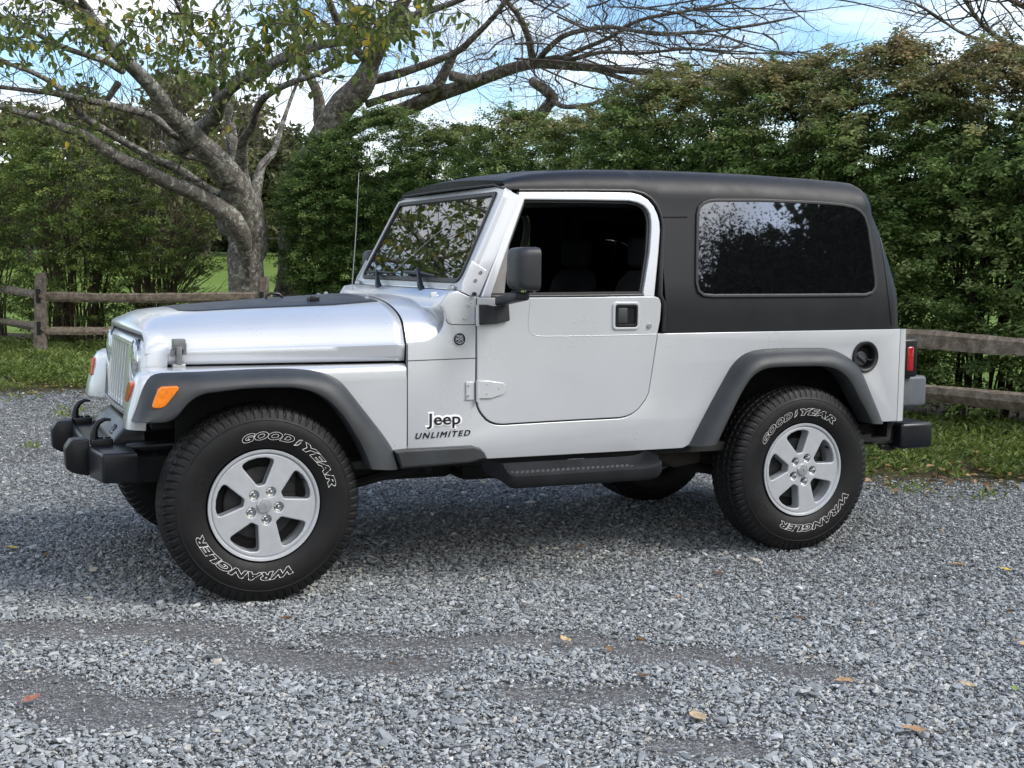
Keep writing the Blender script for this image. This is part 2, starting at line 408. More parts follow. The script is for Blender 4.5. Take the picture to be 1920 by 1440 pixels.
# rounded rear corners and the rear panel
for s in (-1, 1):
    rows = []
    for z in np.linspace(.588, 1.052, 6):
        rows.append([(3.2265, s * .730, z), (3.2265, s * .7645, z), (3.246, s * .765, z), (3.262, s * .761, z), (3.274, s * .751, z), (3.281, s * .735, z), (3.283, s * .70, z), (3.283, s * .55, z)])
    tub.loft(rows)
tub.box((3.262, -.56, .56), (3.281, .56, 1.05), .004)
tub_o = tub.build('tub', M['paint'], car, recalc=True)
for s in (-1, 1):                                  # joints between cowl, hinge plate and tub
    for ln in ([(765, 676.5), (830, 674), (892, 671.5)], [(836.5, 598), (837.5, 602), (841, 606), (848, 608.5), (870, 609), (892, 608.5)], [(764, 646), (764, 760), (764, 836)]):
        q = MB(); q.tube([(x, s * .7652, z) for x, z in SVs(ln)], .0018, 6); q.build('panel_seam', M['seal'], tub_o)
# inner shell: the dark sides, floor and firewall one sees through the gaps and windows
ish = MB()
for s in (-1, 1):
    mb_map(ish, plate2([[(.63, .53), (2.0, .53), (2.15, .95), (2.95, .95), (3.1, .62), (3.22, .62), (3.22, 1.05), (1.80, 1.05), (1.80, 1.19), (.905, 1.19), (.875, .99), (.63, .96)]], .01), side(s, -.045))
ish.box((.60, -.70, .48), (3.24, .70, .50)); ish.box((.60, -.69, .50), (.63, .69, 1.10)); ish.box((3.22, -.70, .50), (3.245, .70, 1.06))
for s in (-1, 1):
    ish.box((2.02, min(s * .42, s * .70), .50), (3.12, max(s * .42, s * .70), .52)); ish.box((2.02, s * .44 - .01, .50), (3.12, s * .44 + .01, .98)); ish.box((2.05, min(s * .44, s * .72), .968), (3.1, max(s * .44, s * .72), .98))
ish.build('inner_shell', M['dark'], car)

# ---------------------------------------------------------------- doors
HINGE_LOW_L = [(874, 716), (889, 716), (889, 750), (874, 750)]
HINGE_LOW_R = [(898, 714), (915, 714), (944, 718), (948, 723), (948, 735), (944, 739), (920, 747), (898, 747)]
def make_door(s):
    d = MB(); mb_map(d, plate2([DOOR], .024, .004), flat(s, -.006))
    door = d.build('door', M['paint'], car, recalc=True)
    f = MB(); mb_map(f, plate2([FRAME_OUT, FRAME_IN], .034, .006), side(s, -.010)); f.build('window_frame', M['paint'], door, recalc=True)
    # pressed line in the upper skin and its raised lower edge
    pr = SVs([(995, 559), (990, 612), (992, 622), (998, 628), (1010, 631), (1100, 630), (1231, 627)], .006)
    t = MB(); t.tube([(x, s * (Yw(z) + .0055), z) for x, z in smooth_open(pr, 60, 3)], .0022, 6); t.build('door_crease', M['paint'], door)
    ws = MB(); ws.tube([(x, s * (Yw(z) + .004), z) for x, z in SVs([(921, 555.5), (1060, 555), (1207, 552.5)], .006)], .0065, 8); ws.build('weatherstrip', M['seal'], door)
    sl = MB(); w = .0055
    mb_map(sl, plate2([[(p[0], p[1]) for p in offset_poly(FRAME_IN, 0)], SVs([(927, 549.5), (987, 379), (1100, 380), (1180, 381.5), (1195, 384.5), (1204, 389.5), (1210, 396), (1214, 405), (1216, 417), (1216, 433), (1213, 475), (1202, 546.5)], .006)], .016), side(s, -.018)); sl.build('window_seal', M['seal'], door)
    # paddle handle in its recess
    c = SV(1173.5, 592, .006); hw, hh = .066, .058
    fr = MB(); sq = lambda a, b, r_: fillet([(c[0] - a, c[1] - b), (c[0] + a, c[1] - b), (c[0] + a, c[1] + b), (c[0] - a, c[1] + b)], r_)
    mb_map(fr, plate2([sq(.069, .063, .022), sq(.056, .050, .014)], .012, .004), side(s, .008)); hd = fr.build('door_handle', M['paint'], door, recalc=True)
    k = MB(); mb_map(k, plate2([sq(.057, .051, .015), sq(.045, .039, .010)], .016, .003), side(s, .008)); mb_map(k, plate2([sq(.05, .044, .01)], .004), side(s, .0065)); k.build('handle_recess', M['black_plastic'], hd)
    pd = MB(); pd.box((c[0] - .044, min(s * .772, s * .781), c[1] - .034), (c[0] + .004, max(s * .772, s * .781), c[1] + .036), .004); pd.build('handle_paddle', M['flare'], hd)
    lk = SV(1217, 611, .006)
    l_ = MB(); l_.lathe([(0, -.004), (.010, -.004), (.012, 0), (.012, .004)], 20, 'Y', (lk[0], s * .775 if s > 0 else -.775, lk[1]))
    if s < 0: l_.lathe([(0, -.0055), (.004, -.0055), (.004, 0)], 12, 'Y', (lk[0], -.775, lk[1]))
    l_.build('door_lock', M['steel'], door)
    # hinges
    h = MB(); mb_map(h, plate2([SVs(HINGE_LOW_R, .01)], .007, .002), side(s, .010)); mb_map(h, plate2([SVs(HINGE_LOW_L, .006)], .007, .002), side(s, .004))
    hx, hz = SV(893.5, 733); h.tube([(hx, s * .778, hz - .046), (hx, s * .778, hz + .046)], .0085, 12)
    for px, py in ((880, 722), (880, 741), (914, 720), (914, 738), (936, 727)):
        bx, bz = SV(px, py, .013); h.tube([(bx, s * .773, bz), (bx, s * .7815, bz)], .0042, 8)
    h.build('hinge', M['paint'], door)
    h = MB(); hx, hz = SV(893.5, 591); h.tube([(hx, s * .778, hz - .045), (hx, s * .778, hz + .045)], .0085, 12); h.build('hinge', M['paint'], door)
    if s > 0:
        g = MB(); mb_map(g, plate2([offset_poly(FRAME_IN, 0)], .004), side(s, -.024)); g.build('window_glass', M['door_glass'], door, recalc=True)
    sp = MB(); mb_map(sp, plate2([SVs([(924, 550), (957, 446), (956, 470), (951, 520), (948, 550)], .006)], .008), side(s, -.012)); sp.build('quarter_trim', M['grey_trim'], door)
    return door
doors = [make_door(s) for s in (-1, 1)]

# ---------------------------------------------------------------- bonnet: one section shape blended from grille to cowl
SEC_R = [(.746, .9455), (.7555, 1.013), (.746, 1.022), (.731, 1.060), (.715, 1.090), (.695, 1.115), (.66, 1.136), (.60, 1.157), (.52, 1.177), (.42, 1.191), (.30, 1.199), (.15, 1.204), (0, 1.206)]
SEC_F = [(.550, .9325), (.5585, .984), (.552, .994), (.545, 1.022), (.536, 1.045), (.520, 1.064), (.494, 1.078), (.455, 1.090), (.405, 1.104), (.34, 1.118), (.25, 1.127), (.12, 1.132), (0, 1.134)]
def hood_sec(x):
    t = (x + .34) / (.612 + .34); a = np.array(SEC_F); b = np.array(SEC_R); tz = t ** .82
    s = a * (1 - t) + b * t; s[:, 1] = a[:, 1] * (1 - tz) + b[:, 1] * tz; s[:3, 1] = a[:3, 1] * (1 - t) + b[:3, 1] * t
    return s
def full(sec, x): return [(x, -y, z) for y, z in sec] + [(x, y, z) for y, z in sec[-2::-1]]
def dens(sec, k=3):
    s = np.array(sec); n = len(s); t = np.linspace(0, n - 1, (n - 1) * k + 1); out = np.stack([np.interp(t, np.arange(n), s[:, i]) for i in range(2)], 1)
    for _ in range(3):
        q = out.copy(); q[7:-1] = .25 * out[6:-2] + .5 * out[7:-1] + .25 * out[8:]; out = q
    return out
rows = []
for x in np.linspace(.608, -.34, 26): rows.append(full(dens(hood_sec(x)), x))
base = dens(hood_sec(-.34))
for k in (.12, .25, .4, .55, .7, .84, .94, 1.0, 1.02):
    r_ = []
    for y, z in base:
        e = min(1.0, abs(y) / .545); xf = -.444 + .027 * e ** 2; x = -.34 + (xf + .34) * k
        top = max(0.0, min(1.0, (z - 1.0) / .06)); zf = 1.082 - .010 * e ** 2
        zz = z + (min(z, zf) - z) * (k * .75 + .25 * k ** 3) * top
        if k > .9: zz -= (.003 if k < .97 else .010 if k < 1.01 else .024) * top
        yy = y - .012 * k ** 4 * (e ** 4)
        r_.append((x, yy, zz))
    rows.append([(a, -b, c) for a, b, c in r_] + [(a, b, c) for a, b, c in r_[-2::-1]])
h = MB(); h.loft(rows); hood = h.build('hood', M['paint'], car, sharp=50, solid=.014)
# black decal on the raised centre
rows = []
for x in np.linspace(.585, -.235, 30):
    s = dens(hood_sec(x)); w = .30 + .16 * min(1, (x + .235) / .62) - .07 * max(0, (-.16 - x) / .08) ** 2
    ys = np.linspace(-w, w, 31); o_ = np.argsort(s[:, 0]); rows.append([(x, y, np.interp(abs(y), s[o_, 0], s[o_, 1]) + .0025) for y in ys])
d = MB(); d.loft(rows); d.build('hood_decal', M['decal'], hood, solid=.002)
def hood_z(x, y):
    s = dens(hood_sec(x)); o_ = np.argsort(s[:, 0]); return float(np.interp(abs(y), s[o_, 0], s[o_, 1]))
for s in (-1, 1):                                  # hood latches
    lx, lz = atY(336, 660, -.612)[[0, 2]]; y0 = s * .605
    m_ = MB(); m_.box((lx - .026, min(s * .585, s * .618), lz + .008), (lx + .026, max(s * .585, s * .618), lz + .052), .005); la = m_.build('hood_latch', M['latch'], hood)
    m_ = MB(); m_.box((lx - .013, min(s * .59, s * .624), lz - .052), (lx + .010, max(s * .59, s * .624), lz + .022), .003)
    m_.box((lx + .014, min(s * .58, s * .613), lz - .012), (lx + .030, max(s * .58, s * .613), lz + .036), .004)
    m_.box((lx - .030, min(s * .58, s * .613), lz - .02), (lx - .018, max(s * .58, s * .613), lz + .01), .003); m_.build('latch_strap', M['latch'], la)
    m_ = MB(); m_.box((lx - .026, min(s * .58, s * .622), lz - .068), (lx + .024, max(s * .58, s * .622), lz - .048), .003); m_.build('latch_bracket', M['steel'], la)
m_ = MB(); z = hood_z(.34, -.28); m_.box((.32, -.32, z - .003), (.365, -.265, z + .022), .005); m_.build('hood_bumper', M['black_plastic'], hood)
m_ = MB(); z = hood_z(.24, .02)
m_.tube([(.20, .0, z), (.205, .0, z + .016), (.225, 0, z + .026), (.26, 0, z + .024), (.275, 0, z + .012), (.28, 0, z)], .006, 8); m_.build('hood_loop', M['black_plastic'], hood)
for y in (-.36, .3, .44):
    m_ = MB(); z = hood_z(.57, y); m_.lathe([(.012, -.002), (.011, .008), (.006, .013), (0, .014)], 12, 'Z', (.57, y, z)); m_.build('washer_nozzle', M['steel'], hood)

# ---------------------------------------------------------------- cowl between the bonnet and the windscreen
rows = []
for x in (.6175, .64, .68, .72, .76):
    s = dens(SEC_R); s = s[5:]; rows.append(full(s, x))
for k, x in ((.10, .785), (.35, .803), (.75, .816), (1, .822), (.85, .828), (.15, .838), (.08, .846)):
    s = dens(SEC_R)[5:].copy(); w_ = np.clip((1.185 - s[:, 1]) / .03, 0, 1); s[:, 0] = s[:, 0] - .030 * k * np.clip(s[:, 0] / .7, 0, 1) * w_; rows.append(full(s, x))
s = dens(SEC_R)[5:].copy(); s[:, 0] = np.where(s[:, 1] < 1.172, .7625, s[:, 0]); rows.append(full(s, .850))
c_ = MB(); c_.loft(rows)
c_.hull([(x, s * y, z) for s in (-1, 1) for x, y, z in ((.745, .70, 1.165), (.775, .69, 1.205), (.835, .715, 1.238), (.90, .715, 1.238), (.90, .73, 1.10), (.80, .70, 1.08))], .006)
c_.build('cowl', M['paint'], car, sharp=40)
m_ = MB(); m_.box((.775, -.63, 1.165), (.80, -.60, 1.23), .004); m_.build('cowl_step', M['paint'], car)

# ---------------------------------------------------------------- windscreen
WO = np.array([.858, 0, 1.236]); WA = np.array([.4472, 0, .8944]); WNRM = np.array([-.8944, 0, .4472])
def wmap(u, v, w): return tuple(WO + np.array([0, u, 0]) + WA * v + WNRM * w)
bow = lambda u: .012 * (1 - (u / .7) ** 2)
w_out = fillet([(-.757, 0), (.757, 0), (.700, .515), (-.700, .515)], [.01, .01, .06, .06])
gl = lambda e: fillet([(-.690 - e, .044 - e), (.690 + e, .044 - e), (.638 + e, .474 + e), (-.638 - e, .474 + e)], [.05 + e, .05 + e, .028, .028], 8)
m_ = MB(); mb_map(m_, plate2([w_out, gl(0)], .05, .010, 3), lambda u, v, w: wmap(u, v, w - .025))
wf = m_.build('windscreen_frame', M['paint'], car, recalc=True)
m_ = MB(); mb_map(m_, plate2([gl(.008), gl(-.014)], .012, .004), lambda u, v, w: wmap(u, v, w + .001)); m_.build('windscreen_seal', M['seal'], wf, recalc=True)
m_ = MB(); mb_map(m_, plate2([gl(-.004)], .005), lambda u, v, w: wmap(u, v, w - .004)); m_.build('windscreen_glass', M['glass'], wf, recalc=True)
m_ = MB(); m_.box((.846, -.70, 1.226), (.862, .70, 1.240), .003); m_.build('windscreen_hinge_seal', M['seal'], wf)
# deep pillars at each side, running back to the door frame
for s in (-1, 1):
    m_ = MB(); rows = []
    for v in np.linspace(0, .497, 10):
        yo = .757 - (.057) * v / .515; p = WO + WA * v
        rows.append([(p[0] + .012, s * (yo - .05), p[2] - .006), (p[0] + .008, s * (yo - .03), p[2] - .004), (p[0] + .008, s * (yo - .014), p[2] - .004), (p[0] + .017, s * (yo - .003), p[2] - .0085), (p[0] + .032, s * (yo + .002), p[2] - .016), (p[0] + .075, s * (yo + .004), p[2] - .034), (p[0] + .075, s * (yo - .05), p[2] - .034)])
    m_.loft(rows, flip=s > 0); m_.build('windscreen_pillar', M['paint'], wf, sharp=60)
    m_ = MB(); mb_map(m_, plate2([SVs([(885, 489), (913, 507), (905, 530), (899, 554), (881, 554), (866, 547), (868, 530)], .004)], .006, .002), side(s, -.001)); br = m_.build('windscreen_bracket', M['paint'], wf, recalc=True)
    for px, py in ((902, 511), (892, 526)):
        bx, bz = SV(px, py, .008); b_ = MB(); b_.tube([(bx, s * (Yw(bz)), bz), (bx, s * (Yw(bz) + .006), bz)], .008, 14); b_.tube([(bx, s * (Yw(bz)), bz), (bx, s * (Yw(bz) + .0068), bz)], .003, 8); b_.build('bolt', M['alloy_lip'], br)
    bx, bz = SV(889, 551, .008); b_ = MB(); b_.tube([(bx, s * .76, bz), (bx, s * .779, bz)], .008, 14); b_.build('rubber_stop', M['seal'], br)
    for px, py in ((880, 571), (871, 596)):
        bx, bz = SV(px, py, .0); b_ = MB(); b_.tube([(bx, s * .76, bz), (bx, s * .7705, bz)], .008, 14); b_.tube([(bx, s * .76, bz), (bx, s * .7714, bz)], .003, 8); b_.build('bolt', M['alloy_lip'], tub_o)
    b_ = MB(); c = (.850, s * .672, 1.243); b_.lathe([(0, -.019), (.010, -.016), (.018, -.006), (.019, .003), (.014, .014), (0, .019)], 16, 'Z', c); b_.tube([c, (c[0], s * .63, c[2] - .004)], .009, 10); b_.build('hinge_knob', M['steel'], wf)
# wipers
for (pv, tip, b0, b1) in (((716, 546), (706, 507), (688, 511), (735, 512)), ((797, 553), (783, 502), (756, 509), (816, 517))):
    P = atX(*pv, .835); v_tip = lambda px, py: None
    def onw(px, py, h_):
        dd = ray(px, py); t = ((WO + WNRM * h_ - CAM_C) @ WNRM) / (dd @ WNRM); return CAM_C + dd * t
    T = onw(*tip, .035)
    a_ = MB(); a_.tube([P, P * .72 + T * .28 + np.array([-.012, 0, .004]), P * .4 + T * .6 + np.array([-.008, 0, .004]), T], [.016, .015, .0095, .006], 10); a_.tube([P + np.array([0, 0, -.02]), P + np.array([.03, 0, -.035])], .012, 10)
    wp = a_.build('wiper', M['black_plastic'], wf)
    a, b = onw(*b0, .016), onw(*b1, .016); b_ = MB(); mm = (a + b) / 2
    b_.tube([a, a * .6 + b * .4 + WNRM * .008, mm + WNRM * .014, a * .4 + b * .6 + WNRM * .008, b], [.005, .009, .011, .009, .005], 8); b_.tube([mm + WNRM * .014, T], .006, 6); b_.build('wiper_blade', M['seal'], wp)

# ---------------------------------------------------------------- hardtop
ZT = ([.95, 1.02, 1.085, 1.15, 1.25, 1.35, 1.5, 1.7, 2.0, 2.4, 2.75, 2.95, 3.1, 3.2, 3.35], [1.692, 1.706, 1.716, 1.735, 1.754, 1.767, 1.780, 1.789, 1.796, 1.797, 1.791, 1.783, 1.772, 1.76, 1.74])
def ztop(x): return float(np.interp(x, *ZT))
def slant(z): return float(np.interp(z, [1.0, 1.06, 1.25, 1.45, 1.60, 1.70, 1.80], [0, 0, .018, .072, .130, .178, .22]))
XR = 3.282; RC = .13
colpts = []      # (x, y, nx, ny, z bottom)
def zbot(x):
    arc = [(p[0], p[1]) for p in offset_poly(FRAME_OUT, 0)]
    xs = [1.60] + [p[0] + .010 for p in FRAME_OUT[3:10]] + [1.8605]
    zs = [FRAME_OUT[3][1] + .008] + [p[1] + .006 for p in FRAME_OUT[3:10]] + [1.049]
    xs, zs = np.array(xs), np.array(zs); 
    if x <= xs[1]: return float(np.interp(x, [.98, 1.10, xs[1]], [1.668, FRAME_OUT[1][1] + .010, zs[1]]))
    k = np.argsort(xs[1:-1]); return float(np.interp(x, np.r_[xs[1:-1][k], 1.856, 1.8615], np.r_[zs[1:-1][k], 1.30, 1.049]))
nx_ = list(np.linspace(1.085, 1.62, 24)) + list(np.linspace(1.63, 1.858, 34)) + list(np.linspace(1.862, XR - RC, 34))
near = [(x, -.7615, 0.0, -1.0, zbot(x) if x < 1.860 else 1.049) for x in nx_]
corner = [(XR - RC + RC * math.sin(q), -.7615 + RC - RC * math.cos(q), math.sin(q), -math.cos(q), 1.054) for q in np.linspace(0, math.pi / 2, 11)[1:]]
rear = [(XR, y, 1.0, 0.0, 1.054) for y in np.linspace(-.7615 + RC, 0, 8)[1:-1]]
half = near + corner + rear
def half_col(c):
    x, y, nx, ny, zb = c; out = []
    zs = 1.655 if zb < 1.6 else max(zb + .003, 1.668)
    if x > 2.5: zs = 1.655 - .03 * max(0, (x - 2.5) / .8)
    zl = np.linspace(zb, zs, 9) if zb < 1.6 else np.linspace(zb, zs, 9)
    wgt = max(0.0, min(1.0, (x - 2.35) / .9))
    def base(z):
        sl = slant(z) * wgt
        return (x - sl, y * Yw(z) / .765)
    for z in zl: bx, by = base(z); out.append((bx, by, z))
    bx0, by0 = base(zs); zt = ztop(bx0) - (.012 if abs(ny) < .5 else 0)
    rad = min(.135, max(.03, (zt - zs) * 1.25))
    for q in np.linspace(0, math.pi / 2, 10)[1:]:
        ins = rad * (1 - math.cos(q)); out.append((bx0 - nx * ins, by0 - ny * ins, zs + (zt - zs) * math.sin(q)))
    e = out[-1]                                     # then across the crowned roof to the spine
    for k in (.2, .42, .65, .85, 1.0):
        yy = e[1] * (1 - k); out.append((e[0] - (.02 * k if nx > .5 else 0), yy, e[2] + .022 * (1 - (1 - k) ** 2)))
    return out
cols = [half_col(c) for c in half]
def bowed(p):
    w = max(0.0, 1 - (p[0] - 1.08) / .35); return (p[0] - .022 * w * (1 - min(1, (p[1] / .66) ** 2)), p[1], p[2])
cols = [[bowed(p) for p in c] for c in cols]
front_lip = [[p for p in cols[0] if p[2] > 1.69], [(p[0] + .004, p[1], 1.699) for p in cols[0] if p[2] > 1.69]]
m_ = MB(); m_.loft(front_lip); m_.loft([[(x, -y, z) for x, y, z in c] for c in front_lip], flip=True)
m_.loft(cols); m_.loft([[(x, -y, z) for x, y, z in c] for c in cols], flip=True)
top = m_.build('hardtop', M['hardtop'], car, sharp=38, recalc=True)
m_ = MB(); rows = []
for x in np.linspace(1.28, 2.78, 14):
    rows.append([(x, y, ztop(x) + .022 * (1 - (abs(y) / .55) ** 2) + (.004 if abs(y) < .47 and 1.3 < x < 2.75 else -.014)) for y in (-.485, -.468, -.44, -.2, 0, .2, .44, .468, .485)])
m_.loft(rows); m_.build('roof_panel', M['hardtop'], top)
WIN = [(1309, 530), (1309.5, 470), (1310.6, 402), (1313, 391), (1320, 384), (1330, 380), (1345, 378.5), (1425, 378.7), (1534, 383), (1580, 387), (1600, 391.5), (1612, 398.5), (1620, 409), (1626, 430), (1633, 478), (1639, 526), (1639, 538), (1634, 546), (1622, 550), (1470, 551), (1335, 551.5), (1320, 550), (1312, 544)]
for s in (-1, 1):
    wpts = SVs(WIN); _ar = sum(wpts[i][0] * wpts[(i + 1) % len(wpts)][1] - wpts[(i + 1) % len(wpts)][0] * wpts[i][1] for i in range(len(wpts)))
    sg = 1 if _ar > 0 else -1; wo = fillet(offset_poly(wpts, .016 * sg), .02, 3); wi = fillet(wpts, .02, 3)
    m_ = MB(); mb_map(m_, plate2([wo, wi], .014, .004), side(s, -.001)); wr = m_.build('side_window_seal', M['seal'], top, recalc=True)
    m_ = MB(); mb_map(m_, plate2([fillet(offset_poly(wpts, .004 * sg), .02, 3)], .006), side(s, -.001)); m_.build('side_window_glass', M['tint'], wr, recalc=True)
top_tree = bvh_of(top)
for s in (-1, 1):
    for line in ([(1243, 406.5), (1289, 406.5)], [(1640, 413), (1654, 413.5)], [(1672, 609), (1668, 570), (1662, 520), (1655, 470), (1647, 430), (1641, 404), (1634, 385), (1626, 369), (1618, 358), (1610, 350.5)]):
        pts = [hit(top_tree, *p)[0] for p in smooth_open(line, 24 if len(line) > 2 else 6, 1)]
        pts = [p + (Vector(CAM_C) - p).normalized() * .0015 if p is not None else None for p in pts]
        pts = [p for p in pts if p is not None and p[1] < 0]
        if len(pts) < 2: continue
        sm = MB(); sm.tube([(p[0], -s * p[1], p[2]) for p in pts], .0034, 6); sm.build('panel_seam', M['seal'], top)
m_ = MB(); m_.tube([(x, -(Yw(z) + .002), z) for x, z in SVs([(972, 356.5), (1100, 356.5), (1186, 357.5), (1206, 363), (1220, 372), (1231, 386), (1238, 402), (1242, 420), (1242, 440), (1239, 500), (1237, 553), (1243, 566), (1245, 585), (1243, 622)])], [.0075] * 8 + [.009, .012, .012, .010, .009, .009], 8)
m_.build('door_seal', M['seal'], top)
m_ = MB(); pts = [bowed((1.08, y, 1.70)) for y in np.linspace(-.69, .69, 15)]
m_.tube([(p[0] + .002, p[1], 1.700 - .010 * max(0, (abs(p[1]) - .6) / .06) ** 2) for p in pts], .0055, 8); m_.build('header_seal', M['seal'], top)
# inside roof lining and back glass so the cabin reads dark
m_ = MB(); m_.box((3.275, -.52, 1.20), (3.287, .52, 1.56), .004)
for v in range(len(m_.v)):
    x, y, z = m_.v[v]; m_.v[v] = (x - slant(z), y, z)
m_.build('rear_window_glass', M['tint'], top, recalc=True)

# ---------------------------------------------------------------- front wings
PATH = [(.612, .9335)] + [(x, .9335 - .010 * ((.612 - x) / 1.0)) for x in np.linspace(.5, -.36, 14)] + [(-.40, .9235), (-.436, .918), (-.463, .904), (-.481, .878), (-.490, .845), (-.503, .80), (-.513, .76), (-.519, .725), (-.521, .702)]
def path_normals(P_):
    out = []
    for i in range(len(P_)):
        a, b = np.array(P_[max(0, i - 1)]), np.array(P_[min(len(P_) - 1, i + 1)]); t = (b - a) / np.linalg.norm(b - a); out.append((-t[1] * -1, -t[0] * -1) if False else (t[1] * 1.0 * -1, t[0]))
    return out
NRM = path_normals(PATH)
wings = []
for s in (-1, 1):
    m_ = MB(); rows = []
    for (x, z), (nx, nz) in zip(PATH, NRM):
        # inward normal: down on top, backwards on the face
        nx, nz = (abs(nx), -abs(nz))
        r_ = []
        for y_, k_ in ((.47, 0), (.50, .08), (.54, .42), (.575, .78), (.605, .96), (.635, 1), (.70, 1)):
            r_.append((x * k_ + max(x, -.432) * (1 - k_), s * y_, z))
        for q in np.linspace(0, math.pi / 2, 6): r_.append((x + nx * .034 * (1 - math.cos(q)), s * (.731 + .034 * math.sin(q)), z + nz * .034 * (1 - math.cos(q))))
        r_.append((x + nx * .07, s * .765, z + nz * .07)); rows.append(r_)
    m_.loft(rows, flip=s < 0)
    inner = [(x + abs(nx) * .06, z - abs(nz) * .06) for (x, z), (nx, nz) in zip(PATH, NRM)]
    arch = mid_line(FLARE_F_OUT, FLARE_F_IN, .5)
    outl = inner + [(-.47, .725)] + arch[2:] + [(.56, .512), (.6125, .512)]
    mb_map(m_, plate2([outl], .018, .002), side(s, -.0095))
    wg = m_.build('front_wing', M['paint'], car, sharp=35, recalc=False); wings.append(wg)
    # turn signal on the wing's face
    t_ = MB(); o_ = fillet([(.600, .797), (.667, .800), (.694, .835), (.700, .878), (.640, .880), (.615, .86)], .012, 4)
    mb_map(t_, plate2([o_], .022, .004), lambda u, v, w: (-.4905 - (.845 - v) * .16 - w, s * u, v)); t_.build('turn_signal', M['turn'], wg, recalc=True)

# ---------------------------------------------------------------- wheel arch flares
def flare(s, OUT, INN, ylip=.862, n=64):
    a = smooth_open(OUT, n, 1); b = smooth_open(INN, n, 1)
    A = [atY(*p, -.7665) for p in a]; D = [atY(*p, -ylip) for p in b]; rows = []
    for k in range(n):
        A_, D_ = A[k], D[k]; r_ = [(A_[0], s * .755, A_[2])]
        for f, dy in ((0, 0), (.10, .034), (.26, .062), (.46, .080), (.70, .0915), (.90, .0955), (.985, .093), (1.02, .085)):
            p = A_ * (1 - f) + D_ * f; r_.append((p[0], s * (.7665 + dy * (ylip - .7665) / .0955), p[2]))
        p = A_ * -.03 + D_ * 1.03; r_.append((p[0], s * .80, p[2])); p = A_ * .02 + D_ * .98; r_.append((p[0], s * .745, p[2])); rows.append(r_)
    m_ = MB(); m_.loft(rows, flip=s > 0)
    m_.add(rows[0], [tuple(range(len(rows[0])))]); m_.add(rows[-1], [tuple(range(len(rows[-1])))[::-1]])
    return m_
MARK = [(304, 725.5), (331, 724), (335, 726), (334, 731), (326, 742), (315, 756), (309, 763), (302, 766), (288, 766.5), (285.5, 763), (288, 754), (297, 731)]
for s in (-1, 1):
    fo = flare(s, FLARE_F_OUT, FLARE_F_IN).build('wheel_flare', M['flare'], car, sharp=45)
    k_ = MB(); pts = [(atY(px, py, -.858)[0], atY(px, py, -.858)[2]) for px, py in MARK]
    def mk(u, v, w): return (u, s * (.826 + .12 * (u + .47) + w), v)
    ctr = np.mean(pts, axis=0)
    mb_map(k_, plate2([fillet(pts, .004, 2)], .05, .005), mk); k_.build('side_marker', M['amber'], fo, recalc=True)
    flare(s, FLARE_R_OUT, FLARE_R_IN).build('wheel_flare', M['flare'], car, sharp=45)
    g_ = MB(); gp = [(atY(px, py, -.80)[0], atY(px, py, -.80)[2]) for px, py in ((738, 846), (760, 843), (888, 836.5), (900, 840), (908, 848), (914, 861), (880, 867.5), (752, 879))]
    mb_map(g_, plate2([fillet(gp, .006, 3)], .05, .010, 3), lambda u, v, w: (u, s * (.785 + w), v)); g_.build('rocker_guard', M['flare'], car, recalc=True, sharp=40)

# ---------------------------------------------------------------- grille and lamps
def gx(y, z): return -.421 - .036 * (1.03 - z) / .33 + .020 * (y / .54) ** 2
g = MB()
outl = fillet([(-.46, .685), (.46, .685), (.50, .76), (.566, .86), (.566, .93), (.552, 1.040), (-.552, 1.040), (-.566, .93), (-.566, .86), (-.50, .76)], [.02, .02, .05, .06, .05, .075, .075, .05, .06, .05], 5)
# bow along the top edge: more points so that the sheet can bend
top_pts = []
for i, p in enumerate(outl):
    top_pts.append(p); q = outl[(i + 1) % len(outl)]; d_ = math.hypot(q[0] - p[0], q[1] - p[1])
    for k in range(1, int(d_ / .08) + 1): top_pts.append((p[0] + (q[0] - p[0]) * k / (int(d_ / .08) + 1), p[1] + (q[1] - p[1]) * k / (int(d_ / .08) + 1)))
top_pts = [(y, z + (  .010 * (1 - (y / .5) ** 2) if z > 1.0 and abs(y) < .5 else 0)) for y, z in top_pts]
slots = [fillet([(y - .022, .742), (y + .022, .742), (y + .022, 1.010), (y - .022, 1.010)], .021, 4) for y in np.linspace(-.219, .219, 7)]
hl = [circle2(s * .410, .938, .090, 36) for s in (-1, 1)]
_ga = sum(top_pts[i][0] * top_pts[(i + 1) % len(top_pts)][1] - top_pts[(i + 1) % len(top_pts)][0] * top_pts[i][1] for i in range(len(top_pts))); _sg = -1 if _ga > 0 else 1
_off = lambda d: offset_poly(top_pts, d * _sg)
mb_map(g, plate2([_off(.042)] + slots + hl, .045, .003, 2), lambda u, v, w: (gx(u, v) - w, u, v))
rows = [[(gx(u, v) + dx, u, v) for u, v in _off(d)] for d, dx in ((.0455, -.0215), (.041, -.0228), (.030, -.0205), (.018, -.012), (.008, .003), (.002, .022), (.0, .045), (.0, .075))]
g.loft(rows, close_v=True)
gr = g.build('grille', M['paint'], car, recalc=False, sharp=30)
m_ = MB(); m_.box((-.360, -.50, .70), (-.350, .50, 1.02)); m_.build('radiator', M['dark'], gr)
for s in (-1, 1):
    c = (gx(.41, .938) - .014, s * .410, .938)
    m_ = MB(); m_.lathe([(.0905, .05), (.0915, -.001), (.0925, -.006), (.0885, -.010), (.083, -.006), (.081, .01)], 40, 'X', c); hd = m_.build('headlight', M['chrome'], gr)
    m_ = MB(); m_.lathe([(.083, -.002), (.078, -.007), (.068, -.012), (.050, -.017), (.028, -.0205), (0, -.0215)], 40, 'X', c); m_.build('headlight_lens', M['lens'], hd)
    m_ = MB(); m_.lathe([(.087, .03), (.05, .05), (0, .055)], 24, 'X', c); m_.build('headlight_bowl', M['chrome'], hd)

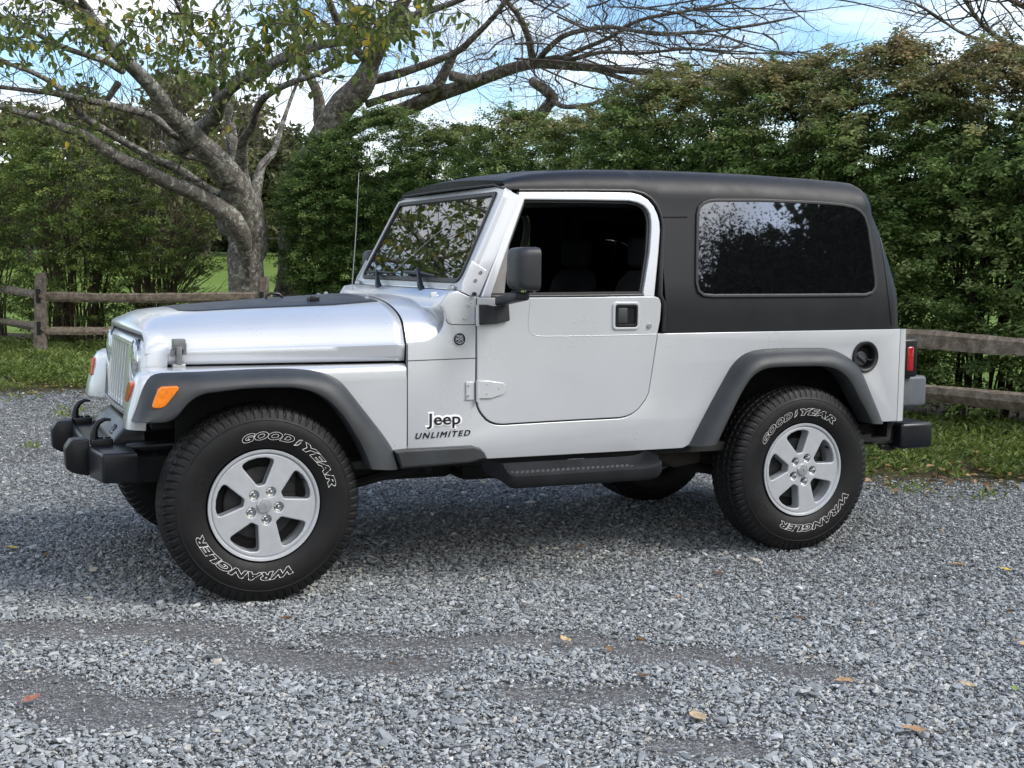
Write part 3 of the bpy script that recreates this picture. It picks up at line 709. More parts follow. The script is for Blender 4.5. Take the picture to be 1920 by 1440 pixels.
# ---------------------------------------------------------------- front bumper with guards, tow hooks and cover
m_ = MB(); rows = []
def bsec(y, x0, x1, z0, z1, r_=.015):
    return [(x, y, z) for x, z in fillet([(x0, z0), (x0, z1), (x1, z1), (x1, z0)], r_, 5)]
for y, k in ((-.640, .78), (-.638, .90), (-.632, .97), (-.620, 1), (-.47, 1), (-.465, 1.0), (0, 1), (.465, 1), (.62, 1), (.632, .97), (.638, .90), (.640, .78)):
    x0 = -.628 if abs(y) < .5 else -.628 + .024 * (abs(y) - .465) / .15
    zc, hz, xc, hx = .535, .060 * (.6 + .4 * k), (x0 - .462) / 2, (-.462 - x0) / 2 * (.75 + .25 * k); rows.append(bsec(y, xc - hx, xc + hx, zc - hz, zc + hz))
m_.loft(rows, close_v=True); m_.add(rows[0], [tuple(range(len(rows[0])))]); m_.add(rows[-1], [tuple(range(len(rows[-1])))[::-1]])
bp = m_.build('front_bumper', M['bumper'], car, sharp=50, recalc=True)
for s in (-1, 1):
    m_ = MB(); m_.hull([(x, s * y, z) for x, y, z in ((-.712, .285, .500), (-.712, .375, .500), (-.690, .275, .618), (-.690, .385, .618), (-.622, .270, .622), (-.622, .390, .622), (-.622, .27, .470), (-.622, .39, .470), (-.715, .285, .585), (-.715, .375, .585), (-.68, .275, .482), (-.68, .385, .482))], .007, 2); m_.build('bumper_guard', M['black_plastic'], bp, sharp=45)
    y0 = s * .385
    m_ = MB(); m_.box((-.612, y0 - .030, .585), (-.530, y0 + .030, .624), .006)
    m_.tube([(-.600, y0, .60), (-.603, y0, .640), (-.598, y0, .668), (-.583, y0, .690), (-.560, y0, .701), (-.535, y0, .699)], [.020, .016, .013, .011, .008, .005], 10)
    for dx in (-.578, -.548): m_.tube([(dx, y0, .62), (dx, y0, .630)], .011, 10)
    m_.build('tow_hook', M['black_plastic'], bp, sharp=45)
m_ = MB(); rows = []
cp = [(-.528, .590), (-.528, .606), (-.520, .616), (-.470, .672), (-.455, .680), (-.40, .683), (-.40, .60)]
for y in (-.37, -.365, -.352, -.30, 0, .30, .352, .365, .37):
    e = max(0, (abs(y) - .345) / .025); rows.append([(x, y, z - .012 * e ** 2) for x, z in cp])
m_.loft(rows); m_.add(rows[0], [tuple(range(len(cp)))]); m_.add(rows[-1], [tuple(range(len(cp)))[::-1]]); cv = m_.build('bumper_cover', M['bumper'], bp, sharp=50, recalc=True)
m_ = MB()                                             # the small pressed emblem: an oval mark over short bars
for k in range(5):
    y = -.215 + k * .016; m_.hull([(-.508 + (z - .63) * .0 + dx, y + dy, z) for z, dx in ((.632, -.003), (.650 + .004 * (k % 2), -.003 + .017)) for dy in (-.0045, .0045)] + [(-.500 + dx, y, z) for z, dx in ((.632, 0), (.650, .017))])
m_.tube([(-.5145, -.235, .6245), (-.517, -.20, .6215), (-.517, -.17, .6215), (-.5145, -.14, .6245)], .003, 6); m_.build('cover_emblem', M['badge_black'], cv)
for s in (-1, 1): m_ = MB(); m_.tube([(-.47, s * .43, .585), (-.455, s * .455, .59), (-.40, s * .47, .595), (-.1, s * .49, .60)], .020, 12); m_.build('frame_tube', M['black_plastic'], car)

# ---------------------------------------------------------------- rear bumper, guards, lamps, filler
m_ = MB(); m_.box((3.345, -.665, .424), (3.555, .665, .560), .020, 3); rb = m_.build('rear_bumper', M['bumper'], car, sharp=50)
m_ = MB(); m_.box((3.10, -.60, .45), (3.36, .60, .555)); m_.tube([(3.27, -.58, .45), (3.29, -.58, .425), (3.36, -.57, .415), (3.42, -.56, .43)], .011, 8); m_.build('bumper_bracket', M['dark'], rb)
for s in (-1, 1):
    m_ = MB(); m_.box((3.300, min(s * .50, s * .70), .648), (3.470, max(s * .50, s * .70), .806), .018, 3); m_.build('bumperette', M['bumperette'], rb, sharp=50)
    m_ = MB(); m_.box((3.272, min(s * .615, s * .735), .805), (3.372, max(s * .615, s * .735), 1.0), .014, 3); tl = m_.build('tail_lamp', M['black_plastic'], car, sharp=50)
    m_ = MB(); m_.box((3.300, min(s * .628, s * .741), .834), (3.342, max(s * .628, s * .741), .962), .010, 3); m_.build('tail_lens', M['red'], tl, sharp=50)
fc = (3.009, -.765, .917)
m_ = MB(); m_.lathe([(.0795, .004), (.0795, -.004), (.075, -.010), (.066, -.010), (.060, -.005), (.0575, .0), (.056, .045), (0, .047)], 40, 'Y', fc); fl = m_.build('fuel_filler', M['seal'], car, sharp=50)
m_ = MB(); cc = (fc[0] - .010, fc[1] + .024, fc[2] - .010); m_.lathe([(.036, .002), (.036, -.003), (.031, -.007), (0, -.007)], 24, 'Y', cc)
m_.box((cc[0] - .030, cc[1] - .016, cc[2] - .008), (cc[0] + .030, cc[1] - .004, cc[2] + .008), .004, 2)
th = R(-35)
m_.v = [(cc[0] + (x - cc[0]) * math.cos(th) - (z - cc[2]) * math.sin(th), y, cc[2] + (x - cc[0]) * math.sin(th) + (z - cc[2]) * math.cos(th)) for x, y, z in m_.v]
m_.tube([(cc[0] + .03, cc[1] - .012, cc[2] - .002), (cc[0] + .05, cc[1] - .016, cc[2] - .008), (cc[0] + .068, cc[1] - .013, cc[2] - .006)], .003, 6); m_.build('fuel_cap', M['flare'], fl)

# ---------------------------------------------------------------- mirrors
for s in (-1, 1):
    yc = s * .985; xc = 1.045; m_ = MB(); rows = []
    # lofted housing: front shell narrow, open rear edge wide; the glass faces backwards
    for k, (x, hy, z0, z1) in enumerate(((.985, .040, 1.285, 1.392), (.992, .060, 1.262, 1.410), (1.006, .075, 1.251, 1.419), (1.034, .082, 1.245, 1.423), (1.072, .085, 1.243, 1.424), (1.086, .083, 1.245, 1.422))):
        rows.append([(x, yc + s * (y + .006 * (k < 3)), z) for y, z in fillet([(-hy, z0), (hy, z0), (hy, z1), (-hy, z1)], [.028, .028, .034, .034], 5)])
    m_.loft(rows, close_v=True); m_.add(rows[0], [tuple(range(len(rows[0])))]); m_.add(rows[-1], [tuple(range(len(rows[-1])))[::-1]])
    mi = m_.build('mirror', M['mirror_plastic'], car, sharp=50, recalc=True)
    m_ = MB(); mb_map(m_, plate2([fillet([(-.073, -.076), (.073, -.076), (.073, .076), (-.073, .076)], .025)], .003), lambda u, v, w: (1.0875 + w, yc + u, 1.333 + v)); m_.build('mirror_glass', M['chrome'], mi)
    m_ = MB(); m_.hull([(x, s * y, z) for x, y, z in ((.995, .80, 1.175), (.995, .80, 1.215), (1.06, .80, 1.215), (1.06, .80, 1.18), (1.005, .985, 1.205), (1.075, .985, 1.205), (1.01, .985, 1.238), (1.075, .985, 1.238))], .006); m_.build('mirror_arm', M['mirror_plastic'], mi, sharp=45)
    m_ = MB(); bp_ = SVs([(898, 571), (913, 571), (925, 574), (953, 570), (955, 601), (930, 607), (902, 609), (899, 606)], .02); mb_map(m_, plate2([fillet(bp_, .004, 2)], .026, .004), side(s, .016)); br = m_.build('mirror_bracket', M['mirror_plastic'], mi, recalc=True)
    for px, py in ((929.5, 581), (929.5, 597.5), (912, 589)):
        m_ = MB(); bx, bz = SV(px, py, .03); m_.tube([(bx, s * .79, bz), (bx, s * .7957, bz)], .0065 if px > 920 else .0045, 12); m_.build('bracket_screw', M['seal'], br)

# ---------------------------------------------------------------- side steps
for s in (-1, 1):
    m_ = MB(); Y = lambda y: s * y
    prof = [(.795, .494), (.800, .494), (.830, .462), (.925, .455), (.940, .472), (.952, .474), (.962, .462), (.960, .425), (.945, .408), (.90, .425), (.82, .440), (.795, .474)]
    xs = [(.995, .055, .30), (1.004, .035, .7), (1.018, .012, .95), (1.035, 0, 1), (1.66, 0, 1), (1.695, .006, 1), (1.722, .02, .95), (1.740, .04, .75), (1.747, .055, .5)]
    rows = []
    for x, up, k in xs:
        yc_ = .795; rows.append([(x - (.06 * (1 - (y - .795) / .167) if x < 1.0 else 0) * 0 - (.05 * max(0, (.93 - y)) / .135 if x < 1.03 else 0), Y(yc_ + (y - yc_) * (.9 + .1 * k)), z + up * (1 if .805 < y < .93 and z > .44 else .35)) for y, z in prof])
    m_.loft(rows, close_v=True); m_.add(rows[0], [tuple(range(len(prof)))]); m_.add(rows[-1], [tuple(range(len(prof)))[::-1]])
    st = m_.build('side_step', M['step'], car, sharp=40, recalc=True)
    m_ = MB(); m_.add([(x, Y(y), .4615 - (y - .832) * .075) for x, y in ((1.025, .836), (1.675, .836), (1.675, .922), (1.025, .922))], [(0, 1, 2, 3)])
    for i in range(25):
        for j in range(4):
            x = 1.04 + i * .0245 + (.012 if j % 2 else 0); y = .848 + j * .020; z = .4615 - (y - .832) * .075; m_.box((x - .0075, Y(y) - .005, z - .002), (x + .0075, Y(y) + .005, z + .005))
    m_.build('step_tread', M['tread'], st)

# ---------------------------------------------------------------- badges and lettering on the body side
def fit(vf, w, h):
    v, f = vf; a = np.array(v); lo, hi = a.min(0), a.max(0); c = (lo + hi) / 2; k = np.array([w / (hi[0] - lo[0]), h / (hi[1] - lo[1]), 1.0]); return [tuple((p - c) * k) for p in a], f
def put_side(vf, px, py, off, slope=0.0, s=-1):
    cx, cz = SV(px, py, off); v, f = vf; m_ = MB(); m_.add([(cx + p[0], s * (.765 + off + p[2]), cz + p[1] + slope * p[0]) for p in v], f); return m_
_v, _f = text2('Jeep', .1, .002, offset=.0, space=1.02); _a = np.array(_v); _k = np.array([.150 / np.ptp(_a[:, 0]), .064 / np.ptp(_a[:, 1])]); _c = (_a[:, :2].max(0) + _a[:, :2].min(0)) / 2
_cu = bpy.data.curves.new('tmp', 'FONT'); _cu.body = 'Jeep'; _cu.size = .1; _cu.space_character = 1.02; _cu.align_x = 'CENTER'; _cu.fill_mode = 'NONE'; _cu.bevel_depth = .0115; _cu.bevel_resolution = 1; _cu.resolution_u = 4
_ov, _of = curve_mesh(_cu); bpy.data.curves.remove(_cu)
_g = MB(); _g.add([((p[0] - _c[0]) * _k[0], (p[1] - _c[1]) * _k[1], p[2] * .25) for p in _ov], _of); _g.add([((p[0] - _c[0]) * _k[0], (p[1] - _c[1]) * _k[1], p[2]) for p in _v], _f)
put_side((_g.v, _g.f), 832, 789, .001).build('badge', M['badge_white'], car)
bad = bpy.data.objects['badge']
put_side(fit(text2('Jeep', .1, .002, offset=.0016, space=1.02), .153, .066), 832, 789, .0035).build('badge_letters', M['badge_black'], bad)
_v1, _f1 = text2('UNLIMITED', .1, .004, shear=.28, space=1.3); _v2, _f2 = text2('UNLIMITED', .1, 0, bev=.0030, outline=True, shear=.28, space=1.3)
_b = MB(); _b.add(_v1, _f1); _b.add([(a, b, c * .6) for a, b, c in _v2], _f2)
put_side(fit((_b.v, _b.f), .252, .0255), 831, 814.5, .0015, .018).build('badge', M['badge_black'], car)
cx, cz = SV(861, 636); m_ = MB(); m_.lathe([(.029, .002), (.029, -.003), (.026, -.005), (0, -.005)], 32, 'Y', (cx, -.765, cz)); tb = m_.build('badge', M['badge_black'], car, sharp=40)
m_ = MB(); ring = circle2(0, 0, .0285, 32); m_.tube([(cx + a, -.7695, cz + b) for a, b in ring + ring[:1]], .0013, 6, cap=False)
for txt, w, h_, dz in (('TRAIL', .030, .008, .013), ('RATED', .034, .008, .003)):
    v, f = fit(text2(txt, .01, .0008), w, h_); m_.add([(cx + p[0], -.7704 + p[2] * 0 - .0004 * (p[2] > 0), cz + dz + p[1]) for p in v], f)
for pts in ([(-.020, -.006), (-.010, .0), (-.002, -.006), (.006, -.001), (.018, -.010)], [(-.016, -.013), (.0, -.011), (.015, -.015)], [(-.008, -.019), (.008, -.019)]): m_.tube([(cx + a, -.7704, cz + b) for a, b in pts], .0012, 5)
m_.build('badge_letters', M['badge_white'], tb)

# ---------------------------------------------------------------- aerial, cabin, chassis
m_ = MB(); a, b = np.array([.797, .62, 1.18]), np.array([.838, .62, 1.818]); m_.tube([a, a * .5 + b * .5 + np.array([.004, 0, 0]), b], [.0026, .0022, .0017], 6); m_.build('aerial', M['steel'], car)
for s in (-1, 1):
    m_ = MB(); yc = s * .37
    m_.box((1.36, yc - .24, .70), (1.86, yc + .24, .84), .05, 3); seat = m_.build('seat', M['seat'], car)
    m_ = MB(); m_.hull([(x, yc + dy, z) for x, z, w in ((1.76, .78, .22), (1.90, .78, .22), (1.93, 1.30, .19), (2.02, 1.28, .19), (1.95, 1.33, .13), (2.02, 1.33, .13)) for dy in (-w, w)], .03, 3); m_.build('seat_back', M['seat'], seat)
    m_ = MB(); m_.box((1.93, yc - .12, 1.34), (2.02, yc + .12, 1.49), .035, 3); m_.build('headrest', M['seat'], seat)
m_ = MB(); m_.hull([(x, y, z) for y in (-.68, .68) for x, z in ((.88, 1.20), (1.02, 1.20), (1.12, 1.12), (1.10, .90), (.88, .85))], .02); ds = m_.build('dashboard', M['dark'], car)
m_ = MB(); rg = []
for k in range(25):
    q = 2 * math.pi * k / 24; rg.append((1.26 + .19 * math.sin(q) * .42, -.37 + .19 * math.cos(q), 1.12 + .19 * math.sin(q) * .9))
m_.tube(rg, .014, 8, cap=False); m_.tube([(1.10, -.37, 1.05), (1.25, -.37, 1.12)], .03, 8); m_.tube([rg[0], rg[12]], .014, 6); m_.build('steering_wheel', M['black_plastic'], ds)
m_ = MB()
for s in (-1, 1):
    m_.tube([(2.08, s * .62, .55), (2.08, s * .62, 1.3), (2.08, s * .60, 1.58), (2.08, s * .54, 1.66)], .03, 8); m_.tube([(2.08, s * .56, 1.64), (2.6, s * .57, 1.6), (3.05, s * .62, 1.05)], .03, 8); m_.tube([(2.08, s * .57, 1.645), (1.5, s * .58, 1.64), (1.12, s * .60, 1.62)], .025, 8)
m_.tube([(2.08, -.55, 1.66), (2.08, .55, 1.66)], .03, 8); m_.build('roll_bar', M['dark'], car)
m_ = MB()
for s in (-1, 1):
    m_.box((-.47, s * .40 - .04, .44), (3.30, s * .40 + .04, .545)); m_.box((-.30, s * .52 - .005, .50), (.60, s * .52 + .005, .92))
    m_.box((.28, min(s * .50, s * .76), .50), (.61, max(s * .50, s * .76), .53)); m_.tube([(0.1, s * .45, .30), (.9, s * .42, .47)], .025, 8); m_.tube([(WB - .1, s * .45, .30), (1.75, s * .42, .47)], .025, 8)
    m_.tube([(-.02, s * .46, .38), (0, s * .44, .80)], .055, 12); m_.tube([(WB, s * .46, .38), (WB, s * .44, .60)], .055, 12); m_.tube([(WB + .12, s * .42, .33), (WB - .05, s * .42, .62)], .025, 8)
    m_.box((-.30, min(s * .44, s * .70), .895), (.60, max(s * .44, s * .70), .915))
m_.box((.62, -.715, .497), (2.0, .715, .516)); m_.box((-.38, -.45, .66), (.60, .45, .90))
m_.build('chassis', M['dark'], car)
m_ = MB(); m_.tube([(0, -.60, .365), (0, .60, .365)], .042, 12); m_.lathe([(0, -.13), (.09, -.09), (.12, 0), (.09, .09), (0, .13)], 16, 'X', (0, .18, .36)); m_.tube([(-.14, -.55, .385), (-.14, .55, .36)], .02, 8); m_.build('axle', M['dark'], car)
m_ = MB(); m_.tube([(WB, -.60, .365), (WB, .60, .365)], .042, 12); m_.lathe([(0, -.15), (.10, -.09), (.125, 0), (.10, .09), (0, .13)], 16, 'X', (WB, 0, .36)); m_.build('axle', M['rusty'], car)
m_ = MB(); m_.box((1.05, -.30, .335), (1.62, .30, .45), .03); m_.box((.25, -.20, .34), (1.05, .20, .60), .03); m_.box((1.9, .05, .36), (2.35, .55, .50), .05); m_.tube([(.3, .3, .43), (1.9, .3, .42), (2.4, .3, .43)], .03, 8)
for x, d_ in ((.78, .07), (.92, .05), (1.02, .06), (1.30, .05)): m_.hull([(x - .05, -.58, .50), (x + .06, -.58, .50), (x, -.58, .50 - d_), (x - .05, -.40, .50), (x + .06, -.40, .50), (x, -.40, .5 - d_)])
m_.build('gearbox', M['dark'], car)
m_ = MB(); m_.hull([(x, y, z) for y in (-.56, -.46) for x, z in ((1.92, .49), (2.20, .50), (2.20, .40), (2.05, .385), (1.98, .42))], .01); m_.build('spring_mount', M['rusty'], car)

# ---------------------------------------------------------------- wheels
RT_, RIM = .3865, .2235
def tyre_profile(k=44):
    pts = [(.208, .050), (.222, .060), (.228, .082), (.232, .099), (.243, .106), (.262, .1135), (.285, .1180), (.305, .1190), (.322, .1165), (.332, .1130), (.3345, .1138), (.337, .1115), (.350, .1060), (.362, .1010), (.3725, .0950), (.3800, .0860), (.3838, .0740), (.3853, .058), (.3862, .030), (.3865, 0)]
    return [(.2232 + (a - .2232) * 1.095 if a > .2232 else a, b * 1.02) for a, b in pts]
def make_tyre():
    prof = tyre_profile(); n = 432; half = []
    for (r_, w) in prof: half.append((r_, -w))
    # dense over the tread
    sect = half[:12]
    for w in np.linspace(-.1115, .1115, 47):
        r_ = np.interp(-abs(w), [-p[1] for p in prof[10:]], [p[0] for p in prof[10:]]); sect.append((r_, w))
    sect += [(r_, -w) for r_, w in half[:12][::-1]]
    sect = np.array(sect); q = np.linspace(0, 2 * math.pi, n, endpoint=False)
    rr = np.repeat(sect[:, 0][:, None], n, 1).copy(); ww = np.repeat(sect[:, 1][:, None], n, 1)
    Q = np.repeat(q[None], len(sect), 0); depth = np.zeros_like(rr)
    P_ = 2 * math.pi / 72
    for wc in (-.062, -.022, .022, .062):                     # zig-zag grooves round the tread
        zz = wc + .006 * np.abs(((Q / P_) % 1.0) - .5) * 2 * np.sign(wc)
        depth = np.maximum(depth, .0075 * (np.abs(ww - zz) < .0042))
    sh = (np.abs(ww) > .066) & (np.abs(ww) < .108)             # shoulder blocks
    ph = ((Q / P_ + .35 * np.abs(ww) / .05 + (ww > 0) * .4) % 1.0); depth = np.maximum(depth, np.where(sh, .0085 * ((ph < .24)), 0)); depth = np.maximum(depth, np.where(sh & (np.abs(ww) < .095), .003 * ((ph > .58) & (ph < .66)), 0))
    md = np.abs(ww) < .060; ph2 = ((Q / P_ * 1.0 + np.abs(ww) / .03) % 1.0); depth = np.maximum(depth, np.where(md, .0055 * (ph2 < .17), 0)); depth = np.maximum(depth, np.where(md, .002 * ((ph2 > .5) & (ph2 < .58)), 0))
    tread = rr > .356; rr = rr - np.where(tread, depth, 0)
    V = np.stack([rr * np.cos(Q), ww, rr * np.sin(Q)], -1).reshape(-1, 3); k = len(sect); F = []
    i = np.arange(k - 1)[:, None]; j = np.arange(n)[None]; a = i * n + j; b = i * n + (j + 1) % n
    F = np.stack([a, b, b + n, a + n], -1).reshape(-1, 4)
    me = np_mesh('tyre', V, F, M['tyre'], smooth=True); me.set_sharp_from_angle(angle=R(24)); return me
def make_wheel(x, y, s, rot_letters):
    w = bpy.data.objects.new('wheel', None); COL.objects.link(w); w.parent = car; w.matrix_parent_inverse = Matrix.Translation(-Vector(car.location))
    w.location = (x, y, .380); w.rotation_euler = (0, 0, 0 if s < 0 else math.pi)
    return w
def build_wheel():
    w = make_wheel(0, -.702, -1, 0)
    link_mesh('tyre', make_tyre(), w, False)
    # barrel and outer lip
    m_ = MB(); m_.lathe([(.2235, -.1000), (.2265, -.104), (.2245, -.1075), (.2165, -.1065), (.2125, -.101), (.2085, -.094)], 72); m_.build('rim_lip', M['alloy'], w, sharp=40, world_coords=False)
    m_ = MB(); m_.lathe([(.2090, -.0945), (.204, -.080), (.198, -.050), (.192, .0), (.196, .06), (.215, .095), (.224, .098)], 72)
    # five-spoke face: a disc with five rounded windows
    holes = []
    for k in range(5):
        c = R(98 + 72 * k); pol = lambda r_, a: (r_ * math.cos(c + R(a)), r_ * math.sin(c + R(a)))
        holes.append(fillet([pol(.084, -10), pol(.189, -21.5), pol(.1935, -10), pol(.1945, 0), pol(.1935, 10), pol(.189, 21.5), pol(.084, 10)], [.012, .018, .0, .0, .0, .018, .012], 6))
    face = plate2([circle2(0, 0, .2095, 90)] + holes + [circle2(.0590 * math.cos(R(62 + 72 * k)), .0590 * math.sin(R(62 + 72 * k)),   .0195, 22) for k in range(5)], .030, .005, 2)
    mb_map(m_, face, lambda u, v, ww: (u, -.086 - ww, v))
    # window walls run back into the barrel
    for hpts in holes:
        rows = [[(p[0] * k, yy, p[1] * k) for p in hpts] for yy, k in ((-.088, 1.0), (-.066, 1.0), (-.045, .985))]; m_.loft(rows, close_v=True)
    rim = m_.build('rim', M['alloy'], w, sharp=28, recalc=False, world_coords=False)
    for k in range(5):
        c = R(62 + 72 * k); px, pz = .0590 * math.cos(c), .0590 * math.sin(c)
        m_ = MB(); m_.lathe([(.0196, -.099), (.0185, -.080), (.0, -.078)], 20, 'Y', (px, 0, pz)); m_.lathe([(.0105, -.078), (.0105, -.0965), (.0085, -.1005), (0, -.1015)], 6, 'Y', (px, 0, pz)); m_.build('lug_nut', M['chrome'], w, sharp=30, world_coords=False)
    m_ = MB(); m_.lathe([(.030, -.098), (.0295, -.1065), (.027, -.1090), (.012, -.1100), (0, -.1101)], 32); m_.build('centre_cap', M['alloy_lip'], w, sharp=40, world_coords=False)
    v, f = fit(text2('Jeep', .02, .001), .030, .013); th = R(65); m_ = MB()
    m_.add([(p[0] * math.cos(th) + p[1] * math.sin(th), -.1103 - .0006 * (p[2] > 0), -p[0] * math.sin(th) + p[1] * math.cos(th)) for p in v], f); m_.build('cap_letters', M['steel'], w, world_coords=False)
    m_ = MB(); m_.lathe([(0, -.035), (.145, -.035), (.150, -.030), (.150, -.012), (0, -.012)], 48); m_.build('brake_disc', M['dark_steel'], w, world_coords=False)
    m_ = MB(); m_.lathe([(0, -.01), (.19, -.01), (.19, .02), (0, .02)], 32); m_.box((.05, -.06, .04), (.14, .0, .14), .01); m_.build('brake_backing', M['dark'], w, world_coords=False)
    m_ = MB(); q = R(28); m_.tube([(.192 * math.cos(q), -.06, .192 * math.sin(q)), (.186 * math.cos(q), -.085, .186 * math.sin(q))], .005, 8); m_.build('valve', M['seal'], w, world_coords=False)
    return w
def side_w(r_):
    """half width of the tyre's side wall at a radius"""
    p = tyre_profile()[:14]; return float(np.interp(r_, [a for a, b in p], [b for a, b in p]))
def ring_text(txt, r0, hgt, a0, a1, outline, thick=.0011, shear=.3, bold=.006):
    v, f = text2(txt, .1, .0015, bev=.0015 if outline else 0, outline=outline, shear=shear, offset=bold, space=1.08)
    a = np.array(v); lo, hi = a.min(0), a.max(0); out = []
    for p in a:
        u = (p[0] - lo[0]) / (hi[0] - lo[0]); r_ = r0 + hgt * (p[1] - lo[1]) / (hi[1] - lo[1]); q = R(a0 + (a1 - a0) * u)
        out.append((r_ * math.cos(q), -(side_w(r_) + .0002 + p[2] * (.45 if outline else .6)), r_ * math.sin(q)))
    return out, f
def wing_mark(r0, hgt, ang):
    pts = [(.2, 0), (.45, .35), (.3, .38), (.62, .72), (.45, .75), (1.0, 1.0), (.85, .6), (1.0, .58), (.7, .25), (.8, .22), (.2, 0)]
    return [((r0 + hgt * b) * math.cos(R(ang - 5.5 * a)), -(side_w(r0 + hgt * b) + .0002), (r0 + hgt * b) * math.sin(R(ang - 5.5 * a))) for a, b in pts]
def letters(w, rot):
    o_ = []
    m_ = MB()
    for t_, a0, a1 in (('GOOD', 109 + rot, 65.5 + rot), ('YEAR', 57 + rot, 12.5 + rot), ('WRANGLER', -68 + rot, -159 + rot)):
        v, f = ring_text(t_, .2670, .0340, a0, a1, True); m_.add(v, f)
    m_.tube(wing_mark(.2670, .0340, 65 + rot), .0011, 5)
    m_.build('lettering', M['letter'], w, world_coords=False)
    m_ = MB(); v, f = ring_text('SR-A', .258, .045, 181 + rot, 150 + rot, False, shear=0, bold=.004); m_.add(v, f); m_.build('lettering', M['tyre_black'], w, world_coords=False)
w0 = build_wheel()
base_kids = list(w0.children)
def copy_wheel(x, y, s):
    w = w0.copy(); COL.objects.link(w); w.location = (x, y, .380); w.rotation_euler = (0, 0, 0 if s < 0 else math.pi)
    for c in base_kids:
        k = c.copy(); COL.objects.link(k); k.parent = w
    return w
wr = copy_wheel(WB, -.702, -1); wf2 = copy_wheel(0, .702, 1); wr2 = copy_wheel(WB, .702, 1)
wr.rotation_euler = (0, R(-3), 0)
letters(w0, 0); letters(wr, 38); letters(wf2, 150); letters(wr2, 240)
# ================================================================== the setting
rng = np.random.default_rng(11)
def cam_lat_dep(P):
    f2 = np.array([math.sin(YAW), math.cos(YAW)]); r2 = np.array([math.cos(YAW), -math.sin(YAW)]); d = P[..., :2] - CAM_C[:2]
    return d @ r2, d @ f2
def cams(lat, dep, z):
    lat, dep = np.asarray(lat, float), np.asarray(dep, float)
    x = CAM_C[0] + math.sin(YAW) * dep + math.cos(YAW) * lat; y = CAM_C[1] + math.cos(YAW) * dep - math.sin(YAW) * lat
    return np.stack([x, y, np.broadcast_to(z, x.shape)], -1)
def rise(dep): t = np.clip((dep - 24) / 66, 0, 1); return 2.0 * t * t * (3 - 2 * t)

# ---- smooth value noise in numpy, for densities and outlines
def vnoise(x, y, seed=0, s=1.0):
    r_ = np.random.default_rng(seed).random((64, 64)); x = np.asarray(x) * s; y = np.asarray(y) * s
    xi, yi = np.floor(x).astype(int), np.floor(y).astype(int); fx, fy = x - xi, y - yi; fx = fx * fx * (3 - 2 * fx); fy = fy * fy * (3 - 2 * fy)
    g = lambda a, b: r_[a % 64, b % 64]
    return (g(xi, yi) * (1 - fx) + g(xi + 1, yi) * fx) * (1 - fy) + (g(xi, yi + 1) * (1 - fx) + g(xi + 1, yi + 1) * fx) * fy

# ---- ground: one sheet out to the horizon
def ground_mat():
    m, nt, b = new_mat('meadow_grass'); setp(b, rough=.9, spec=.1)
    n1 = noise(nt, .35, 6); n2 = noise(nt, 9, 5, .7)
    r1 = ramp(nt, n1.outputs['Fac'], [(.3, (.115, .185, .040)), (.7, (.175, .245, .062))])
    r2 = ramp(nt, n2.outputs['Fac'], [(.25, (.55, .6, .5)), (.75, (1.15, 1.1, 1.0))])
    mx = N(nt, 'ShaderNodeMix'); mx.data_type = 'RGBA'; mx.blend_type = 'MULTIPLY'; mx.inputs['Factor'].default_value = .8
    nt.links.new(r1.outputs[0], mx.inputs['A']); nt.links.new(r2.outputs[0], mx.inputs['B']); nt.links.new(mx.outputs['Result'], b.inputs['Base Color'])
    bump(nt, b, n2.outputs['Fac'], .6, .05); return m
lat = np.concatenate([np.linspace(-900, -60, 12), np.linspace(-50, 50, 60), np.linspace(60, 900, 12)]); dep = np.concatenate([np.linspace(-300, -20, 8), np.linspace(-15, 110, 70), np.linspace(120, 1500, 14)])
LA, DE = np.meshgrid(lat, dep, indexing='ij'); V = cams(LA, DE, 0.0); V[..., 2] = rise(DE) - .034
nl, nd = LA.shape; i = np.arange(nl - 1)[:, None]; j = np.arange(nd - 1)[None]; a = i * nd + j
F = np.stack([a, a + nd, a + nd + 1, a + 1], -1).reshape(-1, 4)
o = link_mesh('ground', np_mesh('ground', V.reshape(-1, 3), F, ground_mat(), smooth=True)); tag(o, kind='structure')

def sheet(name, poly_latdep, z, mat, step=.5):
    """a flat outline subdivided by a triangle fill, laid a few millimetres above the sheet below"""
    bm = bmesh.new(); vs = [bm.verts.new(cams(a, d, z)) for a, d in poly_latdep]; bm.faces.new(vs); bmesh.ops.triangulate(bm, faces=list(bm.faces))
    bmesh.ops.recalc_face_normals(bm, faces=list(bm.faces))
    me = bpy.data.meshes.new(name); bm.to_mesh(me); bm.free(); me.materials.append(mat); o = bpy.data.objects.new(name, me); COL.objects.link(o); tag(o, kind='structure'); return o
EDGE = [(-25, 13.0), (-12, 13.0), (-7.0, 13.15), (-5.4, 13.2), (-4.2, 13.5), (-3.2, 12.9), (-1, 10.9), (1.0, 9.25), (2.2, 8.35), (3.2, 8.05), (5, 7.6), (16, 5.5)]
_ex, _ed = np.array(EDGE).T
def edge_dep(l): return np.interp(l, _ex, _ed) + .50 * (vnoise(np.asarray(l) + 50, 3.0, 5, 1.6) - .5) + .12 * (vnoise(np.asarray(l) + 50, 9.0, 6, 5.0) - .5)
def soil_mat(name, lo, hi, sc=14, bs=.5):
    m, nt, b = new_mat(name); setp(b, rough=.95, spec=.15); n = noise(nt, sc, 7, .68); r_ = ramp(nt, n.outputs['Fac'], [(.3, lo), (.7, hi)]); nt.links.new(r_.outputs[0], b.inputs['Base Color'])
    n2 = noise(nt, sc * 9, 4, .7); bump(nt, b, n2.outputs['Fac'], bs, .012); return m
